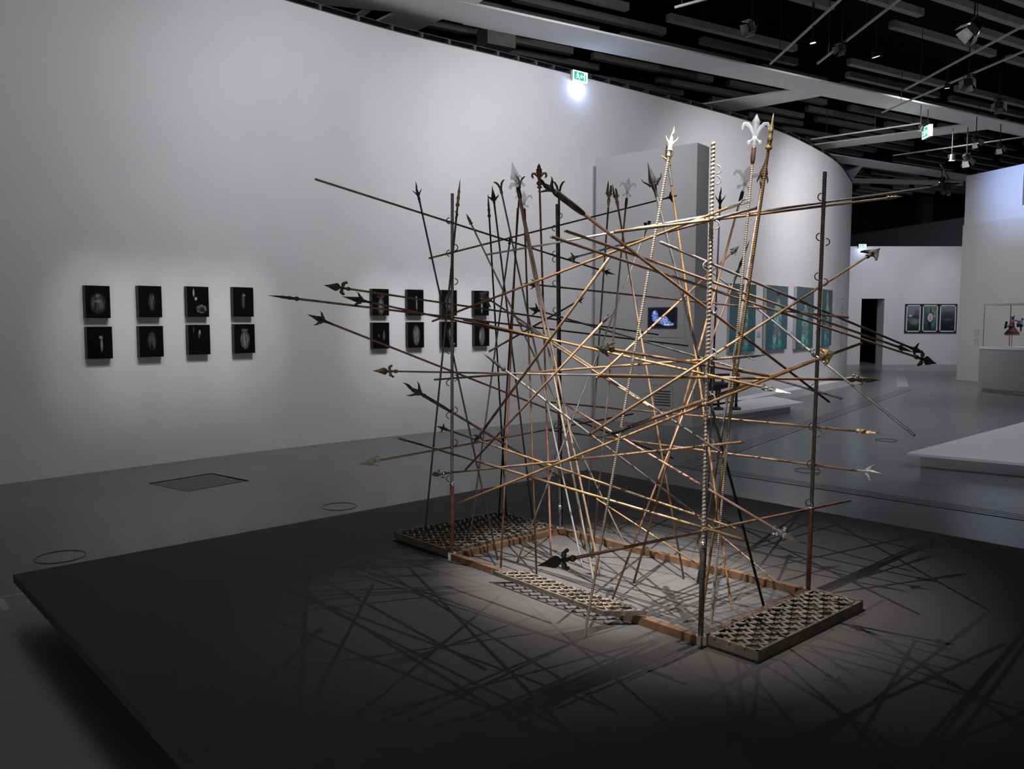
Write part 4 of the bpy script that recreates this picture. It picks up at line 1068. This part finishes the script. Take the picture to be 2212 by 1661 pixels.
# dark machine on the plinth
mp_ = onz(1553, 885, ZT)
mc = thing('iron_machine', 'dark metal machine with fish-shaped body on footed legs, behind the front post', 'machine', mp_)
D_ = mp_.y
def mx(px, py): return aty(px, py, D_)
b0, b1_ = mx(1484, 838), mx(1598, 830); dL = (b1_ - b0).length
obj('body', MB().lathe(b0, b1_ - b0, [(0, .01), (dL * .12, .06), (dL * .4, .085), (dL * .62, .07), (dL * .85, .03), (dL, .015)], 12), M['bronze'], mc, True)
for px0, py0, px1, py1 in ((1551, 842, 1552, 884), (1592, 806, 1590, 868), (1497, 838, 1500, 890)):
    a, b = mx(px0, py0), mx(px1, py1); b.z = ZT + .005
    obj('leg', MB().tube([a, a.lerp(b, .3), a.lerp(b, .6), b], [.05, .04, .022, .028], 8), M['bronze'], mc, True)
    obj('foot', MB().lathe(b, UP, [(0, .085), (.03, .085), (.05, .03)], 14), M['bronze'], mc, True)
a, b = mx(1504, 812), mx(1596, 808)
obj('upper_bar', MB().tube([a, a.lerp(b, .5), b], [.018, .022, .022], 8), M['bronze'], mc, True)
obj('mast', MB().tube([mx(1540, 770), mx(1538, 840)], [.03, .05], 8), M['bronze'], mc, True)
c = mx(1561, 826)
obj('hook', MB().tube([c + V((math.cos(k * PI / 6) * .03, 0, math.sin(k * PI / 6) * .04)) for k in range(13)], .007, 5), M['bronze'], mc, True)
obj('strut', MB().tube([mx(1561, 810), mx(1561, 838)], .012, 6), M['bronze'], mc, True)

# ================================================================== PEDESTAL, GLASS CASE, FIGURE
q0 = onz(2112, 843, 0); qx = V((.29, -.957, 0)); qy = V((.957, .29, 0))
zt = aty(2116, 748, q0.y).z
ped = thing('pedestal', 'plain grey pedestal at the right edge under the glass case', 'pedestal', q0)
def rect(o, w, d, ins=0): return [o + qx * ins + qy * ins, o + qx * (w - ins) + qy * ins, o + qx * (w - ins) + qy * (d - ins), o + qx * ins + qy * (d - ins)]
obj('block', MB().prism(rect(q0, 3.6, .9), .06, zt - .06), M['pedestal'], ped)
obj('top_slab', MB().prism(rect(q0, 3.6, .9, -.01), zt - .06, zt), M['plinth'], ped)
obj('base', MB().prism(rect(q0, 3.6, .9, .06), 0, .06), M['plinth_base'], ped)
g0 = q0 + qx * .05; gz = aty(2120, 657, q0.y).z
cs_ = thing('glass_case', 'clear acrylic display case standing on the grey pedestal', 'glass case', (g0.x, g0.y, zt))
GP = glass('case_acrylic', 0, 1.01); th = .012
r_out = rect(g0, 3.5, .85, .02)
for i in range(4):
    a, b = r_out[i], r_out[(i + 1) % 4]; d = (b - a).normalized(); nn = V((-d.y, d.x, 0))
    m_ = (a + b) / 2
    obj('pane', MB().obox((m_.x, m_.y, (zt + gz) / 2 + .001), d * (b - a).length / 2, nn * .005, (0, 0, (gz - zt) / 2 - .002)), GP, cs_)
    obj('edge', MB().obox((a.x, a.y, (zt + gz) / 2), (.006, 0, 0), (0, .006, 0), (0, 0, (gz - zt) / 2)), M['pedestal'], cs_)
    obj('edge', MB().obox((m_.x, m_.y, gz - .015), d * (b - a).length / 2, nn * .01, (0, 0, .018)), M['pedestal'], cs_)
fg = q0 + qx * .52 + qy * .45; DY = fg.y
def fx(px, py): return aty(px, py, DY)
red = mat('dark_red_cloth', (.10, .02, .035), (.06, .02, .05), .7); yel = mat('ochre_hem', (.55, .28, .02), None, .7)
blu = mat('blue_cloth', (.05, .06, .22), (.03, .04, .12), .7); clay = mat('brown_clay', (.16, .09, .09), (.10, .06, .06), .7)
rose = mat('red_jacket', (.22, .04, .06), None, .6); olive = mat('olive_cloth', (.07, .07, .05), None, .7); pale_ = mat('pale_sash', (.75, .62, .58), None, .6)
pu = thing('puppet_figure', 'small dark red skirted puppet on a thin rod inside the glass case', 'figure', fx(2184.5, 748))
s0 = fx(2186, 723); bz = fx(2184.5, 748)
bz.z = zt + .001
obj('rod', MB().tube([bz, s0], .006, 6), M['lampblack'], pu)
W1 = (fx(2200, 720) - fx(2171, 720)).length / 2; H1 = (fx(2186, 706) - fx(2186, 723)).z
obj('skirt', MB().lathe(s0, UP, [(.02, W1), (H1 * .2, W1 * .98), (H1 * .5, W1 * .72), (H1 * .85, W1 * .40), (H1 * 1.1, W1 * .30)], 16), red, pu, True)
obj('hem', MB().lathe(s0, UP, [(-.012, W1 * .97), (.022, W1 * 1.01)], 16), yel, pu, True)
obj('torso', MB().tube([fx(2186, 707), fx(2186, 698), fx(2187, 691)], [W1 * .34, W1 * .30, W1 * .22], 10), rose, pu, True)
obj('apron', MB().tube([fx(2184, 708), fx(2184.5, 701)], [W1 * .36, W1 * .36], 10), olive, pu, True)
obj('sash', MB().tube([fx(2185.5, 697), fx(2188, 694), fx(2190, 692)], [.025, .03, .02], 8), pale_, pu, True)
hd = obj('head', MB().ball(fx(2188, 686.5), W1 * .24, sq=1.15), clay, pu, True)
obj('hair_bun', MB().ball(fx(2191, 683.5), W1 * .12), clay, pu, True); obj('hair_bun', MB().ball(fx(2185.5, 684.5), W1 * .10), clay, pu, True)
obj('arm', MB().tube([fx(2190, 692), fx(2195, 692.5), fx(2201, 694)], .014, 6), clay, pu, True)
obj('arm', MB().tube([fx(2182, 705), fx(2174, 705.5)], .012, 6), olive, pu, True)
obj('paddle', MB().obox(fx(2173, 702), (.022, 0, .004), (0, .012, 0), (.012, 0, .085)), M['lampblack'], pu)
obj('companion_body', MB().tube([fx(2203, 706), fx(2203, 699), fx(2206, 694)], [W1 * .42, W1 * .40, W1 * .26], 10), blu, pu, True)
obj('companion_head', MB().ball(fx(2208.5, 689.5), W1 * .18, sq=1.1), clay, pu, True)
obj('companion_leg', MB().tube([fx(2205.5, 704), fx(2205, 716)], [.022, .014], 6), olive, pu, True)
obj('star_patch', MB().obox(fx(2204, 698.5) - V((0, W1 * .43, 0)), (.02, 0, .01), (0, .003, 0), (-.01, 0, .02)), pale_, pu)

# smoke-free small fittings: spot of blue emergency light under the exit sign comes from the sign's own lamp
bulb(EXIT1 + EXN * .02 - UP * .17, 5.0, (.45, .62, 1.0), .03)
bulb(P2_ + V((0, -.08, -.14)), 3.0, (.45, .62, 1.0), .03)
